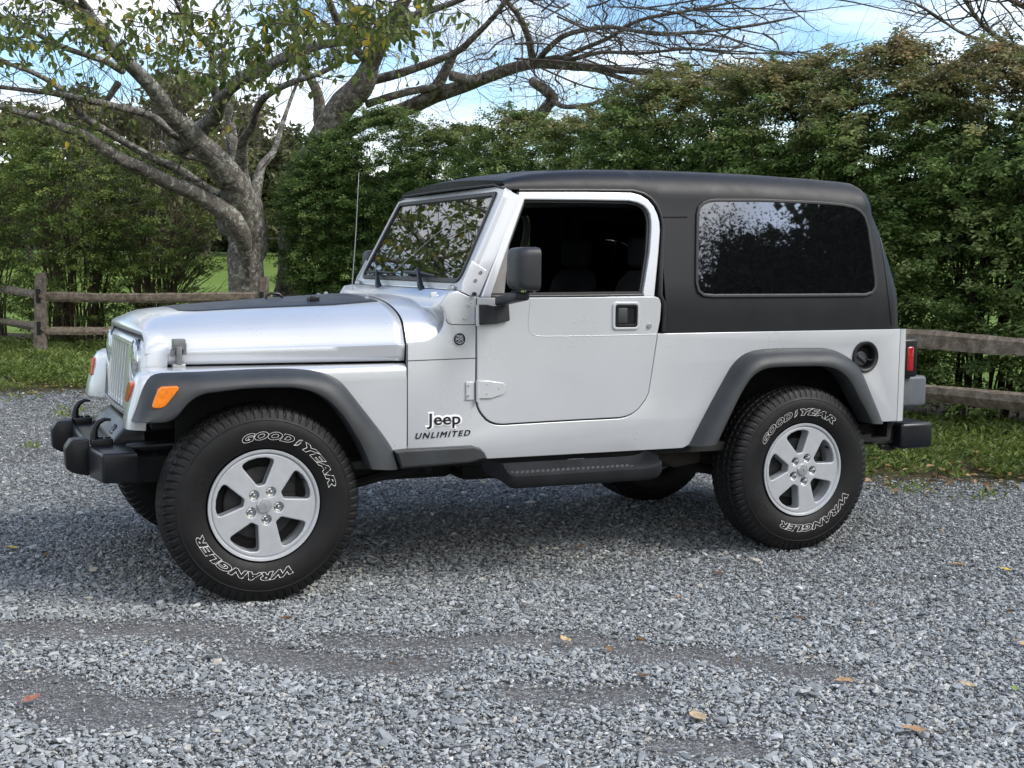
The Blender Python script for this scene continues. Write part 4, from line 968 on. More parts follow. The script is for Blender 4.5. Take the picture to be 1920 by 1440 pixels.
def dust_mat():
    m, nt, b = new_mat('packed_stone_dust'); setp(b, rough=.95, spec=.15); n = noise(nt, 5, 6, .65); r_ = ramp(nt, n.outputs['Fac'], [(.3, (.105, .103, .098)), (.7, (.185, .182, .174))])
    tcn = N(nt, 'ShaderNodeTexCoord'); v = N(nt, 'ShaderNodeTexVoronoi'); v.inputs['Scale'].default_value = 150; nt.links.new(tcn.outputs['Object'], v.inputs['Vector'])
    sp = N(nt, 'ShaderNodeSeparateColor'); nt.links.new(v.outputs['Color'], sp.inputs[0]); r2 = ramp(nt, sp.outputs[0], [(.2, (.62, .63, .66)), (.7, (1.0, 1.0, 1.0)), (.97, (1.9, 1.9, 1.95))])
    mx = N(nt, 'ShaderNodeMix'); mx.data_type = 'RGBA'; mx.blend_type = 'MULTIPLY'; mx.inputs['Factor'].default_value = 1; nt.links.new(r_.outputs[0], mx.inputs['A']); nt.links.new(r2.outputs[0], mx.inputs['B']); nt.links.new(mx.outputs['Result'], b.inputs['Base Color'])
    bump(nt, b, v.outputs['Distance'], .8, -.004); return m
gl_ = np.linspace(-25, 16, 240)
sheet('gravel_drive', [(l, float(edge_dep(l))) for l in gl_] + [(16, -30), (-25, -30)], -.026, dust_mat())
sheet('verge_soil', [(l, float(edge_dep(l)) - .25) for l in gl_[::-1]] + [(-25, 16.5), (-9.5, 20.5), (-3.6, 19.4), (0, 16.8), (2.5, 12.6), (5.5, 10.2), (16, 7)], -.020, soil_mat('verge_soil', (.040, .034, .020), (.095, .085, .040)))
HEDGE_BED = [(-14, 23.5), (-9.5, 20.2), (-4.2, 19.2), (-2.2, 18.6), (-.6, 17.6), (1.0, 14.2), (2.2, 11.8), (4.0, 10.2), (6.5, 8.6), (8, 10.2), (5, 13), (3.4, 15.5), (1.5, 18.5), (-1.5, 21.2), (-5, 22), (-10, 24)]
sheet('mulch_bed', HEDGE_BED, -.014, soil_mat('mulch', (.020, .015, .011), (.060, .043, .030), 22, .9))

# ---- loose stones on the drive
def stone_mat():
    m, nt, b = new_mat('crushed_stone'); setp(b, rough=.9, spec=.12)
    at = N(nt, 'ShaderNodeAttribute'); at.attribute_type = 'INSTANCER'; at.attribute_name = 'tone'
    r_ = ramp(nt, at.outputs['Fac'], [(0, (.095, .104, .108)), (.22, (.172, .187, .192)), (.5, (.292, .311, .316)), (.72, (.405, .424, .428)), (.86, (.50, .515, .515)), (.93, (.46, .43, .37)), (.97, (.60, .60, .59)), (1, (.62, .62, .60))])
    n = noise(nt, 1.6, 4, .6); r2 = ramp(nt, n.outputs['Fac'], [(.3, (.80, .80, .80)), (.7, (1.12, 1.12, 1.12))])
    mx = N(nt, 'ShaderNodeMix'); mx.data_type = 'RGBA'; mx.blend_type = 'MULTIPLY'; mx.inputs['Factor'].default_value = 1
    nt.links.new(r_.outputs[0], mx.inputs['A']); nt.links.new(r2.outputs[0], mx.inputs['B']); nt.links.new(mx.outputs['Result'], b.inputs['Base Color'])
    return m
SM = stone_mat(); protos = bpy.data.collections.new('stone_shapes')
for k in range(10):
    bm = bmesh.new(); rs = np.random.default_rng(100 + k); c = rs.normal(size=(11 + k % 4, 3)); c /= np.linalg.norm(c, axis=1)[:, None]; c *= rs.uniform(.75, 1.1, (len(c), 1)); c *= np.array([1.0, rs.uniform(.6, .9), rs.uniform(.42, .7)])
    for p in c: bm.verts.new(p)
    bmesh.ops.convex_hull(bm, input=list(bm.verts)); bmesh.ops.delete(bm, geom=[v for v in bm.verts if not v.link_faces], context='VERTS')
    me = bpy.data.meshes.new('stone'); bm.to_mesh(me); bm.free(); me.materials.append(SM); protos.objects.link(bpy.data.objects.new('stone', me))
def scatter_tree():
    t = bpy.data.node_groups.new('scatter_stones', 'GeometryNodeTree')
    t.interface.new_socket('Geometry', in_out='INPUT', socket_type='NodeSocketGeometry'); t.interface.new_socket('Geometry', in_out='OUTPUT', socket_type='NodeSocketGeometry')
    gi = t.nodes.new('NodeGroupInput'); go = t.nodes.new('NodeGroupOutput'); ip = t.nodes.new('GeometryNodeInstanceOnPoints'); ci = t.nodes.new('GeometryNodeCollectionInfo')
    ci.inputs['Collection'].default_value = protos; ci.inputs['Separate Children'].default_value = True; ci.inputs['Reset Children'].default_value = True
    ip.inputs['Pick Instance'].default_value = True
    for nm, sk in (('rot', 'Rotation'), ('scl', 'Scale')):
        a = t.nodes.new('GeometryNodeInputNamedAttribute'); a.data_type = 'FLOAT_VECTOR'; a.inputs['Name'].default_value = nm; t.links.new(a.outputs['Attribute'], ip.inputs[sk])
    t.links.new(gi.outputs[0], ip.inputs['Points']); t.links.new(ci.outputs[0], ip.inputs['Instance']); t.links.new(ip.outputs[0], go.inputs[0]); return t
STREAKS = []       # worn wheel tracks where the dust shows: line in plan and half width
for pts, hw in (([(-120, 1178), (60, 1172), (220, 1170), (330, 1172), (420, 1182)], .15), ([(640, 1190), (780, 1195), (900, 1192), (1000, 1190), (1120, 1197), (1240, 1218)], .12), ([(470, 1212), (560, 1225), (690, 1240), (800, 1238)], .13),
                ([(1290, 1215), (1380, 1228), (1480, 1245), (1560, 1250)], .11), ([(-60, 1280), (60, 1275), (130, 1300), (200, 1325), (300, 1322)], .17), ([(980, 1290), (1090, 1300), (1180, 1290)], .11), ([(1250, 1390), (1330, 1385), (1400, 1392)], .08)):
    STREAKS.append((np.array([atZ(*p)[:2] for p in pts]), hw))
def streak_mask(P):
    out = np.zeros(len(P))
    for L, hw in STREAKS:
        Lr = resample(L, 40); d = np.min(np.linalg.norm(P[:, None, :2] - Lr[None], axis=2), axis=1)
        out = np.maximum(out, np.clip(1.35 - d / hw, 0, 1))
    return out
def make_gravel():
    P = []
    for d0, d1, dens_ in ((3.0, 5.5, 12500), (5.5, 8.5, 8400), (8.5, 15.5, 3400)):
        lmax = .42 * d1 + 2.4; n = int((d1 - d0) * 2 * lmax * dens_); l = rng.uniform(-lmax, lmax, n); d = rng.uniform(d0, d1, n)
        k = (np.abs(l) < .42 * d + .8 + 1.6 * rng.random(n) ** 1.5) & (d < edge_dep(l) + .20 * rng.normal(size=n)); P.append(cams(l[k], d[k], 0.0))
    P = np.concatenate(P); big = np.concatenate([streak_mask(q) for q in np.array_split(P, 40)])
    patch = vnoise(P[:, 0] + 40, P[:, 1] + 40, 21, 1.7) * .6 + vnoise(P[:, 0] + 40, P[:, 1] + 40, 22, 6.0) * .4
    keep = rng.random(len(P)) < (1 - .86 * big * np.clip(.55 + 1.3 * (patch - .3), 0, 1)) * np.clip(.80 + .7 * (patch - .25), .55, 1)
    P, big = P[keep], big[keep]; n = len(P)
    r_ = np.clip(rng.lognormal(math.log(.0057), .46, n), .0028, .020); r_ = np.where(rng.random(n) < .0015, .028, r_); r_ *= 1 - .45 * big
    P[:, 2] = -.023 + r_ * rng.uniform(.05, .55, n) + .008 * vnoise(P[:, 0] + 40, P[:, 1] + 40, 23, 3.0)
    tone = np.clip(rng.beta(2.5, 3.0, n) * .92 + np.interp(cam_lat_dep(P)[1], [3.4, 4.8, 6.0, 9.0], [.16, .11, .0, -.05]) + .10 * (vnoise(P[:, 0] + 40, P[:, 1] + 40, 24, .8) - .5), 0, .90); tone = np.where(rng.random(n) < .03, .93, tone); tone = np.where(rng.random(n) < .010, .98, tone)  # depth term paints shade into the stone colour: lighter foreground, darker farther off
    me = bpy.data.meshes.new('loose_gravel'); me.vertices.add(n); me.vertices.foreach_set('co', P.astype(np.float32).ravel())
    a = me.attributes.new('rot', 'FLOAT_VECTOR', 'POINT'); rot = np.stack([rng.normal(0, .26, n), rng.normal(0, .26, n), rng.uniform(0, 6.28, n)], 1); a.data.foreach_set('vector', rot.astype(np.float32).ravel())
    a = me.attributes.new('scl', 'FLOAT_VECTOR', 'POINT'); s = r_[:, None] * np.stack([rng.uniform(.85, 1.45, n), rng.uniform(.8, 1.1, n), rng.uniform(.7, 1.1, n)], 1); a.data.foreach_set('vector', s.astype(np.float32).ravel())
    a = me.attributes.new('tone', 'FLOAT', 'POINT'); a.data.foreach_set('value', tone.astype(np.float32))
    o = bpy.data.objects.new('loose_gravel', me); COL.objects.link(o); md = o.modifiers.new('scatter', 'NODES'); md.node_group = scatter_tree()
    tag(o, kind='stuff'); return n
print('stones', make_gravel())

# ------------------------------------------------------------------ leaves
def leaf_mat(name, stops, transl=.35, aut=None, rough=.5):
    m, nt, b = new_mat(name); setp(b, rough=rough, spec=.35)
    at = N(nt, 'ShaderNodeAttribute'); at.attribute_name = 'tone'; r_ = ramp(nt, at.outputs['Fac'], stops); col = r_.outputs[0]
    if aut:
        a2 = N(nt, 'ShaderNodeAttribute'); a2.attribute_name = 'turn'; r2 = ramp(nt, at.outputs['Fac'], aut); mx = N(nt, 'ShaderNodeMix'); mx.data_type = 'RGBA'
        nt.links.new(a2.outputs['Fac'], mx.inputs['Factor']); nt.links.new(col, mx.inputs['A']); nt.links.new(r2.outputs[0], mx.inputs['B']); col = mx.outputs['Result']
    nt.links.new(col, b.inputs['Base Color']); tr = N(nt, 'ShaderNodeBsdfTranslucent'); nt.links.new(col, tr.inputs['Color']); ms = N(nt, 'ShaderNodeMixShader'); ms.inputs[0].default_value = transl
    out = nt.nodes.get('Material Output'); nt.links.new(b.outputs[0], ms.inputs[1]); nt.links.new(tr.outputs[0], ms.inputs[2]); nt.links.new(ms.outputs[0], out.inputs[0]); return m
def unit(v): return v / (np.linalg.norm(v, axis=-1, keepdims=True) + 1e-9)
def leaf_geo(p, d, nrm, L, W, fold=.12, droop=.12, fine=False):
    """folded leaf blades: arrays of base point, direction, normal, length and width"""
    d = unit(d); s = unit(np.cross(nrm, d)); nrm = unit(np.cross(d, s)); L = L[:, None]; W = W[:, None]
    if not fine:
        V = np.stack([p, p + d * L * .48 + s * W * .5 + nrm * L * fold, p + d * L - nrm * L * droop, p + d * L * .48 - s * W * .5 + nrm * L * fold], 1)
        n = len(p); k = np.arange(n)[:, None] * 4; F = np.concatenate([k + np.array([0, 1, 2]), k + np.array([0, 2, 3])]); return V.reshape(-1, 3), F, 4
    st = [(0, 0, 0), (.25, .42, .06), (.6, .48, .05), (1, 0, -.18), (.6, -.48, .05), (.25, -.42, .06), (.3, 0, -.02), (.65, 0, -.05)]
    V = np.stack([p + d * L * a + s * W * b + nrm * L * c * (fold / .12) for a, b, c in st], 1); n = len(p); k = np.arange(n)[:, None] * 8
    F = np.concatenate([k + np.array(t) for t in ((0, 1, 6), (1, 2, 6), (2, 7, 6), (2, 3, 7), (0, 6, 5), (5, 6, 4), (6, 7, 4), (7, 3, 4))]); return V.reshape(-1, 3), F, 8
def bark(name, lo, mid, hi, lichen=None, sc=9):
    m, nt, b = new_mat(name); setp(b, rough=.92, spec=.15); n = noise(nt, sc, 6, .65); r_ = ramp(nt, n.outputs['Fac'], [(.3, lo), (.5, mid), (.72, hi)]); col = r_.outputs[0]
    if lichen:
        n2 = noise(nt, 11, 7, .74, dist=.8); m2 = ramp(nt, n2.outputs['Fac'], [(.52, (0, 0, 0)), (.575, (1, 1, 1))]); mx = N(nt, 'ShaderNodeMix'); mx.data_type = 'RGBA'; nt.links.new(m2.outputs[0], mx.inputs['Factor'])
        nt.links.new(col, mx.inputs['A']); mx.inputs['B'].default_value = (*lichen, 1); col = mx.outputs['Result']
    nt.links.new(col, b.inputs['Base Color']); n3 = noise(nt, sc * 3.5, 6, .7); bump(nt, b, n3.outputs['Fac'], .9, .025); return m
M['bark'] = bark('cherry_bark', (.075, .066, .057), (.165, .150, .130), (.29, .27, .235), (.42, .44, .38))
M['bark2'] = bark('dark_cherry_bark', (.060, .048, .040), (.130, .108, .090), (.23, .20, .17), (.30, .31, .27))
M['twig'] = bark('twig_bark', (.050, .040, .035), (.095, .080, .070), (.16, .135, .12))
M['stem'] = bark('shrub_stem', (.032, .026, .020), (.065, .055, .043), (.125, .110, .09))
M['stem_dry'] = bark('dry_stem', (.070, .052, .036), (.125, .098, .070), (.21, .175, .13))
HL = [(0, (.030, .068, .015)), (.35, (.106, .192, .044)), (.7, (.205, .310, .083)), (1, (.35, .43, .17))]
AUT = [(0, (.13, .10, .05)), (.4, (.26, .19, .10)), (.75, (.40, .28, .17)), (1, (.50, .24, .14))]
M['hedge_leaf'] = leaf_mat('burning_bush_leaf', HL, .36, AUT)
M['shrub_leaf'] = leaf_mat('shrub_leaf', [(0, (.032, .062, .012)), (.4, (.105, .175, .034)), (.75, (.195, .28, .060)), (1, (.33, .40, .11))], .32, AUT)
M['cherry_leaf'] = leaf_mat('cherry_leaf', [(0, (.050, .085, .022)), (.45, (.135, .180, .045)), (.86, (.24, .275, .080)), (.92, (.34, .31, .07)), (1, (.58, .42, .05))], .5)
M['weed_leaf'] = leaf_mat('weed_leaf', [(0, (.070, .110, .024)), (.5, (.165, .225, .052)), (.9, (.28, .335, .090)), (1, (.38, .35, .14))], .35)
M['far_leaf'] = leaf_mat('far_tree_leaf', [(0, (.045, .058, .024)), (.5, (.115, .125, .050)), (1, (.23, .21, .095))], .3)
M['wood_leaf'] = leaf_mat('far_wood_leaf', [(0, (.012, .020, .010)), (1, (.050, .065, .026))], .2)

# ------------------------------------------------------------------ fast tapered tubes
class Tubes:
    def __init__(self): self.V = []; self.F = []; self.k = 0
    def add(self, pts, rad, n=6):
        P = np.asarray(pts, float); m = len(P); rad = np.broadcast_to(np.asarray(rad, float), (m,)); T = np.gradient(P, axis=0); T = unit(T)
        ref = np.array([0.3, .1, 1.0]) if abs(T[0][2]) < .85 else np.array([1.0, .2, 0]); E1 = unit(np.cross(T, ref)); E2 = np.cross(T, E1); q = np.linspace(0, 2 * np.pi, n, endpoint=False)
        V = P[:, None] + rad[:, None, None] * (np.cos(q)[None, :, None] * E1[:, None] + np.sin(q)[None, :, None] * E2[:, None])
        i = np.arange(m - 1)[:, None]; j = np.arange(n)[None]; a = self.k + i * n + j; b = self.k + i * n + (j + 1) % n
        self.F.append(np.stack([a, b, b + n, a + n], -1).reshape(-1, 4)); self.V.append(V.reshape(-1, 3)); self.k += m * n
    def obj(self, name, mat, parent=None): return link_mesh(name, np_mesh(name, np.concatenate(self.V), np.concatenate(self.F), mat, smooth=True), parent)
def catmull(P, per=6):
    P = np.asarray(P, float); Q = np.vstack([2 * P[0] - P[1], P, 2 * P[-1] - P[-2]]); out = []
    for i in range(1, len(Q) - 2):
        for t in np.linspace(0, 1, per, endpoint=False): out.append(.5 * (2 * Q[i] + (Q[i + 1] - Q[i - 1]) * t + (2 * Q[i - 1] - 5 * Q[i] + 4 * Q[i + 1] - Q[i + 2]) * t * t + (3 * Q[i] - Q[i - 1] - 3 * Q[i + 1] + Q[i + 2]) * t ** 3))
    out.append(Q[-2]); return np.array(out)

# ------------------------------------------------------------------ shrubs
def shrub(label, lat, dep, h, ra, rb, seed, mat, sprays, per, leaf=(.040, .062), woody=.35, stem_mat='stem', turn_top=0.0, turn_all=0.0, group=None, base_w=.45, lean=(0, 0), low=.16, bare=0, tone_mu=.45):
    rs = np.random.default_rng(seed); root = empty('shrub', tuple(camxy(lat, dep))); tag(root, label, 'shrub', group)
    cx, cy, _ = camxy(lat, dep)
    e1 = np.array([math.cos(YAW), -math.sin(YAW)]); e2 = np.array([math.sin(YAW), math.cos(YAW)])
    def prof(t): return np.interp(t, [0, .12, .35, .6, .82, .94, 1.0], [base_w, base_w + .12, .86, 1.0, .86, .58, .18])
    n = sprays; t = low + (1 - low) * rs.random(n) ** .86; thin = rs.random(n) < np.interp(t, [low, .45, .6, 1], [1 - woody, 1 - woody * .35, 1, 1]); t = t[thin]; n = len(t)
    th = rs.uniform(0, 2 * np.pi, n); th = np.where(rs.random(n) < .45, rs.normal(-np.pi / 2, .75, n), th)       # more where it faces the drive
    bum = .80 + .40 * vnoise(th * 3 + 20, t * 9 + 3, seed, 1.0); rr = prof(t) * bum * (.50 + .50 * rs.random(n) ** .45)
    ox = np.cos(th) * ra * rr; oy = np.sin(th) * rb * rr; z = h * t * (.93 + .14 * vnoise(ox * 2 + 30, oy * 2 + 30, seed + 1, 1.3))
    C = np.stack([cx + e1[0] * (ox + lean[0] * t) + e2[0] * oy, cy + e1[1] * (ox + lean[0] * t) + e2[1] * oy, z], 1)
    out = unit(np.stack([e1[0] * np.cos(th) + e2[0] * np.sin(th), e1[1] * np.cos(th) + e2[1] * np.sin(th), np.full(n, .25)], 1))
    # each spray is a short arching twig with leaves in two ranks
    ax = unit(out * 1.0 + rs.normal(0, .55, (n, 3)) * np.array([1, 1, .55]) + np.array([0, 0, .15]) * (t > .85)[:, None]); Ls = rs.uniform(.22, .50, n) * (1 + .25 * (t > .9))
    u = rs.random((n, per)); pos = C[:, None] + ax[:, None] * (Ls[:, None] * (u - .35))[..., None]; pos[..., 2] -= (Ls[:, None] * (u ** 2) * .28); pos += rs.normal(0, .035, pos.shape) * np.array([1, 1, .6])
    side_ = unit(np.cross(ax, np.array([0, 0, 1.0])))[:, None] * rs.choice([-1, 1], (n, per, 1)); d = unit(ax[:, None] * .55 + side_ * .75 + rs.normal(0, .30, (n, per, 3)) + np.array([0, 0, -.22]))
    nr = unit(np.array([0, 0, 1.0]) + .35 * out[:, None] + rs.normal(0, .38, (n, per, 3)))
    L = rs.uniform(leaf[0], leaf[1], (n, per)); W = L * rs.uniform(.42, .58, (n, per)); tone = np.clip(tone_mu + rs.normal(0, .19, n)[:, None] + .22 * (u - .5) + rs.normal(0, .13, (n, per)), 0, 1)
    tp = np.clip((t - .74) / .22, 0, 1)[:, None] * turn_top; turn = np.clip(tp * .85 + turn_all * 1.0 + rs.normal(0, .34, n)[:, None] * (tp + turn_all) + rs.normal(0, .06, (n, per)), 0, .68); turn = np.where(rs.random((n, per)) < .003, .9, turn)
    V, F, k = leaf_geo(pos.reshape(-1, 3), d.reshape(-1, 3), nr.reshape(-1, 3), L.ravel(), W.ravel(), .10, .14)
    link_mesh('foliage', np_mesh('foliage', V, F, M[mat], {'tone': np.repeat(tone.ravel(), k), 'turn': np.repeat(turn.ravel(), k)}), root)
    T = Tubes(); ns = int((16 + 10 * ra) * (2.0 if stem_mat == 'stem_dry' else 1))
    for q in range(ns):
        a0 = rs.uniform(0, 2 * np.pi); b0 = rs.random() ** .6 * base_w * .55; p0 = np.array([cx, cy, -.02]); off = (e1 * math.cos(a0) * ra + e2 * math.sin(a0) * rb)
        top = rs.uniform(.55, .95); hh = h * top; R0 = float(prof(np.array(top))) * rs.uniform(.25, .85)
        pts = []
        for s in np.linspace(0, 1, 7):
            w = b0 * (1 - s) + R0 * s ** 1.5; xy = p0[:2] + off * w + e1 * lean[0] * top * s + rs.normal(0, .025, 2) * (s > 0); pts.append([xy[0], xy[1], -.02 + hh * s])
        pts = catmull(pts, 3); r0 = rs.uniform(.012, .026); T.add(pts, np.linspace(r0, .0035, len(pts)), 6)
        for _ in range(rs.integers(4, 8)):
            s0 = rs.integers(int(len(pts) * .25), len(pts) - 2); b = pts[s0]; dd = unit(pts[min(s0 + 2, len(pts) - 1)] - pts[s0] + rs.normal(0, .12, 3) + np.r_[off / np.linalg.norm(off), 0] * .1 * rs.random()); ln = rs.uniform(.3, .8)
            qp = np.array([b + dd * ln * s + np.array([0, 0, .06]) * ln * s * s + rs.normal(0, .012, 3) * (s > 0) for s in np.linspace(0, 1, 5)]); T.add(qp, np.linspace(.0065, .002, 5), 4)
    for q in range(bare):                      # leafless twigs that stand out past the leaves
        a0 = rs.normal(0, .8); tt = rs.uniform(.12, .6); p0 = np.array([cx, cy, h * tt]) + np.r_[(e1 * math.cos(a0) * ra + e2 * math.sin(a0) * rb) * float(prof(np.array(tt))) * .45, 0]
        dd = unit(np.r_[e1 * math.cos(a0) * .6 + e2 * math.sin(a0) * .5, rs.uniform(.25, .9)]); ln = rs.uniform(.5, .95); qp = np.array([p0 + dd * ln * s + np.array([0, 0, .10]) * ln * s * s + rs.normal(0, .014, 3) for s in np.linspace(0, 1, 6)]); T.add(qp, np.linspace(.0075, .0022, 6), 4)
        for _ in range(3):
            b = qp[rs.integers(1, 5)]; d2 = unit(dd + rs.normal(0, .35, 3)); l2 = rs.uniform(.15, .4); T.add([b, b + d2 * l2 * .5 + rs.normal(0, .01, 3), b + d2 * l2], [.0035, .0025, .0015], 4)
    T.obj('stems', M[stem_mat], root); return root
HG = 'burning bushes grown together in the hedge behind the car'
hedge = [  # label, lateral, depth, height, half width, half depth, autumn top, autumn all, tone
    ('dark green hedge bush right beside the lichened tree trunk', -2.92, 20.2, 3.25, .74, .9, .05, .0, .38),
    ('dark green hedge bush behind the whip aerial', -2.05, 20.0, 3.55, 1.05, 1.0, .15, .0, .40),
    ('green hedge bush rising behind the windscreen', -.95, 19.3, 3.45, 1.0, 1.0, .30, .0, .42),
    ('low-topped hedge bush behind the front of the black roof', .15, 17.6, 3.35, 1.05, 1.0, .35, .0, .46),
    ('hedge bush with a broken bare branch stub standing over it', 1.05, 15.9, 3.35, 1.0, 1.0, .40, .01, .46),
    ('hedge bush behind the middle of the black roof, its tips turning tan', 1.85, 14.2, 3.55, 1.05, 1.0, .60, .02, .44),
    ('tall hedge bush behind the side window with tan and green leaves', 2.65, 12.9, 3.42, 1.0, 1.0, .60, .03, .44),
    ('tallest hedge bush, behind the rear roof corner, its crown turned pinkish tan', 3.40, 12.1, 3.34, 1.0, 1.0, .70, .05, .44),
    ('hedge bush with reddish tips and open stems behind the right fence rails', 4.25, 11.5, 3.28, 1.05, 1.0, .72, .08, .44),
    ('hedge bush cut by the right edge of the photo', 5.15, 10.9, 3.2, 1.05, 1.0, .65, .08, .44)]
for k, (lb, la, de, hh, ra, rb, tt, ta, tm) in enumerate(hedge):
    near_ = de < 13.5
    shrub(lb, la, de, hh, ra, rb, 40 + k, 'hedge_leaf', 800 if near_ else 680, 88, (.036, .060), .30 if de < 12.5 else .12, turn_top=tt, turn_all=ta, group=HG, base_w=.55 if k else .24, low=.05, tone_mu=tm)
SG = 'leafy shrubs behind the left fence'
shrub('tall open shrub with woody stems at the left edge of the photo', -8.9, 21.5, 3.5, 1.25, 1.0, 61, 'shrub_leaf', 420, 55, (.040, .06), .55, 'stem_dry', .2, .18, SG, .65, low=.06, bare=18, tone_mu=.40)
shrub('bushy green shrub behind the left fence post', -7.0, 20.6, 3.45, 1.30, 1.0, 62, 'shrub_leaf', 640, 60, (.040, .06), .30, 'stem_dry', .05, .04, SG, .65, low=.05, bare=14, tone_mu=.50)
shrub('shrub with bare dry twigs spreading towards the lichened trunk', -5.72, 20.6, 3.05, 1.05, 1.0, 63, 'shrub_leaf', 430, 58, (.040, .06), .55, 'stem_dry', .05, .06, SG, .6, low=.05, bare=90, tone_mu=.52)

# ------------------------------------------------------------------ trees with traced limbs
def traced(T, pts, d0, d1, lumpy=.05, n=10):
    """pts: pixel x, pixel y, half thickness in pixels; the depth runs from d0 to d1"""
    D = np.linspace(d0, d1, len(pts)); P = np.array([atD(p[0], p[1], D[i]) for i, p in enumerate(pts)]); r_ = np.array([p[2] / F_PX * D[i] for i, p in enumerate(pts)])
    C = catmull(P, 7); k = np.linspace(0, len(pts) - 1, len(C)); rr = np.interp(k, np.arange(len(pts)), r_); g = np.random.default_rng(int(abs(pts[0][0] * 7 + pts[0][1]))); kk = np.arange(len(C)); wob = lambda q: np.interp(kk, np.arange(0, len(C) + 9, 4.5), g.normal(size=len(np.arange(0, len(C) + 9, 4.5)))) * q
    rr = rr * (1 + wob(lumpy)); C = C + np.stack([wob(.10), wob(.10), wob(.06)], 1) * rr[:, None]; rr[-2:] *= (.8, .35); T.add(C, rr, n); return C, rr
def twigs(T, C, rr, rs, count, ln, lvl, start=.25, up=.35, spread=.9, drop=0.0, tips=None, rmax=.012):
    m = len(C)
    for _ in range(count):
        i = rs.integers(int(m * start), m - 1); b = C[i]; t = unit(C[min(i + 1, m - 1)] - C[max(i - 1, 0)]); r0 = min(rr[i] * .55, rmax)
        if r0 < .0012: continue
        d = unit(t * .8 + rs.normal(0, spread, 3) + np.array([0, 0, up])); l_ = ln * rs.uniform(.5, 1.25); k = 6; pts = [b]; dd = d.copy()
        for s in range(k):
            dd = unit(dd + rs.normal(0, .20, 3) + np.array([0, 0, .05 - drop])); pts.append(pts[-1] + dd * l_ / k)
        pts = np.array(pts); r_ = np.linspace(r0, max(.0014, r0 * .28), k + 1); T.add(pts, r_, 4 if lvl < 2 else 5)
        if tips is not None and lvl <= 1: tips.append(pts)
        if lvl > 0: twigs(T, pts, r_, rs, rs.integers(3, 6), l_ * .55, lvl - 1, .2, up * .6, .7, drop, tips, rmax * .55)

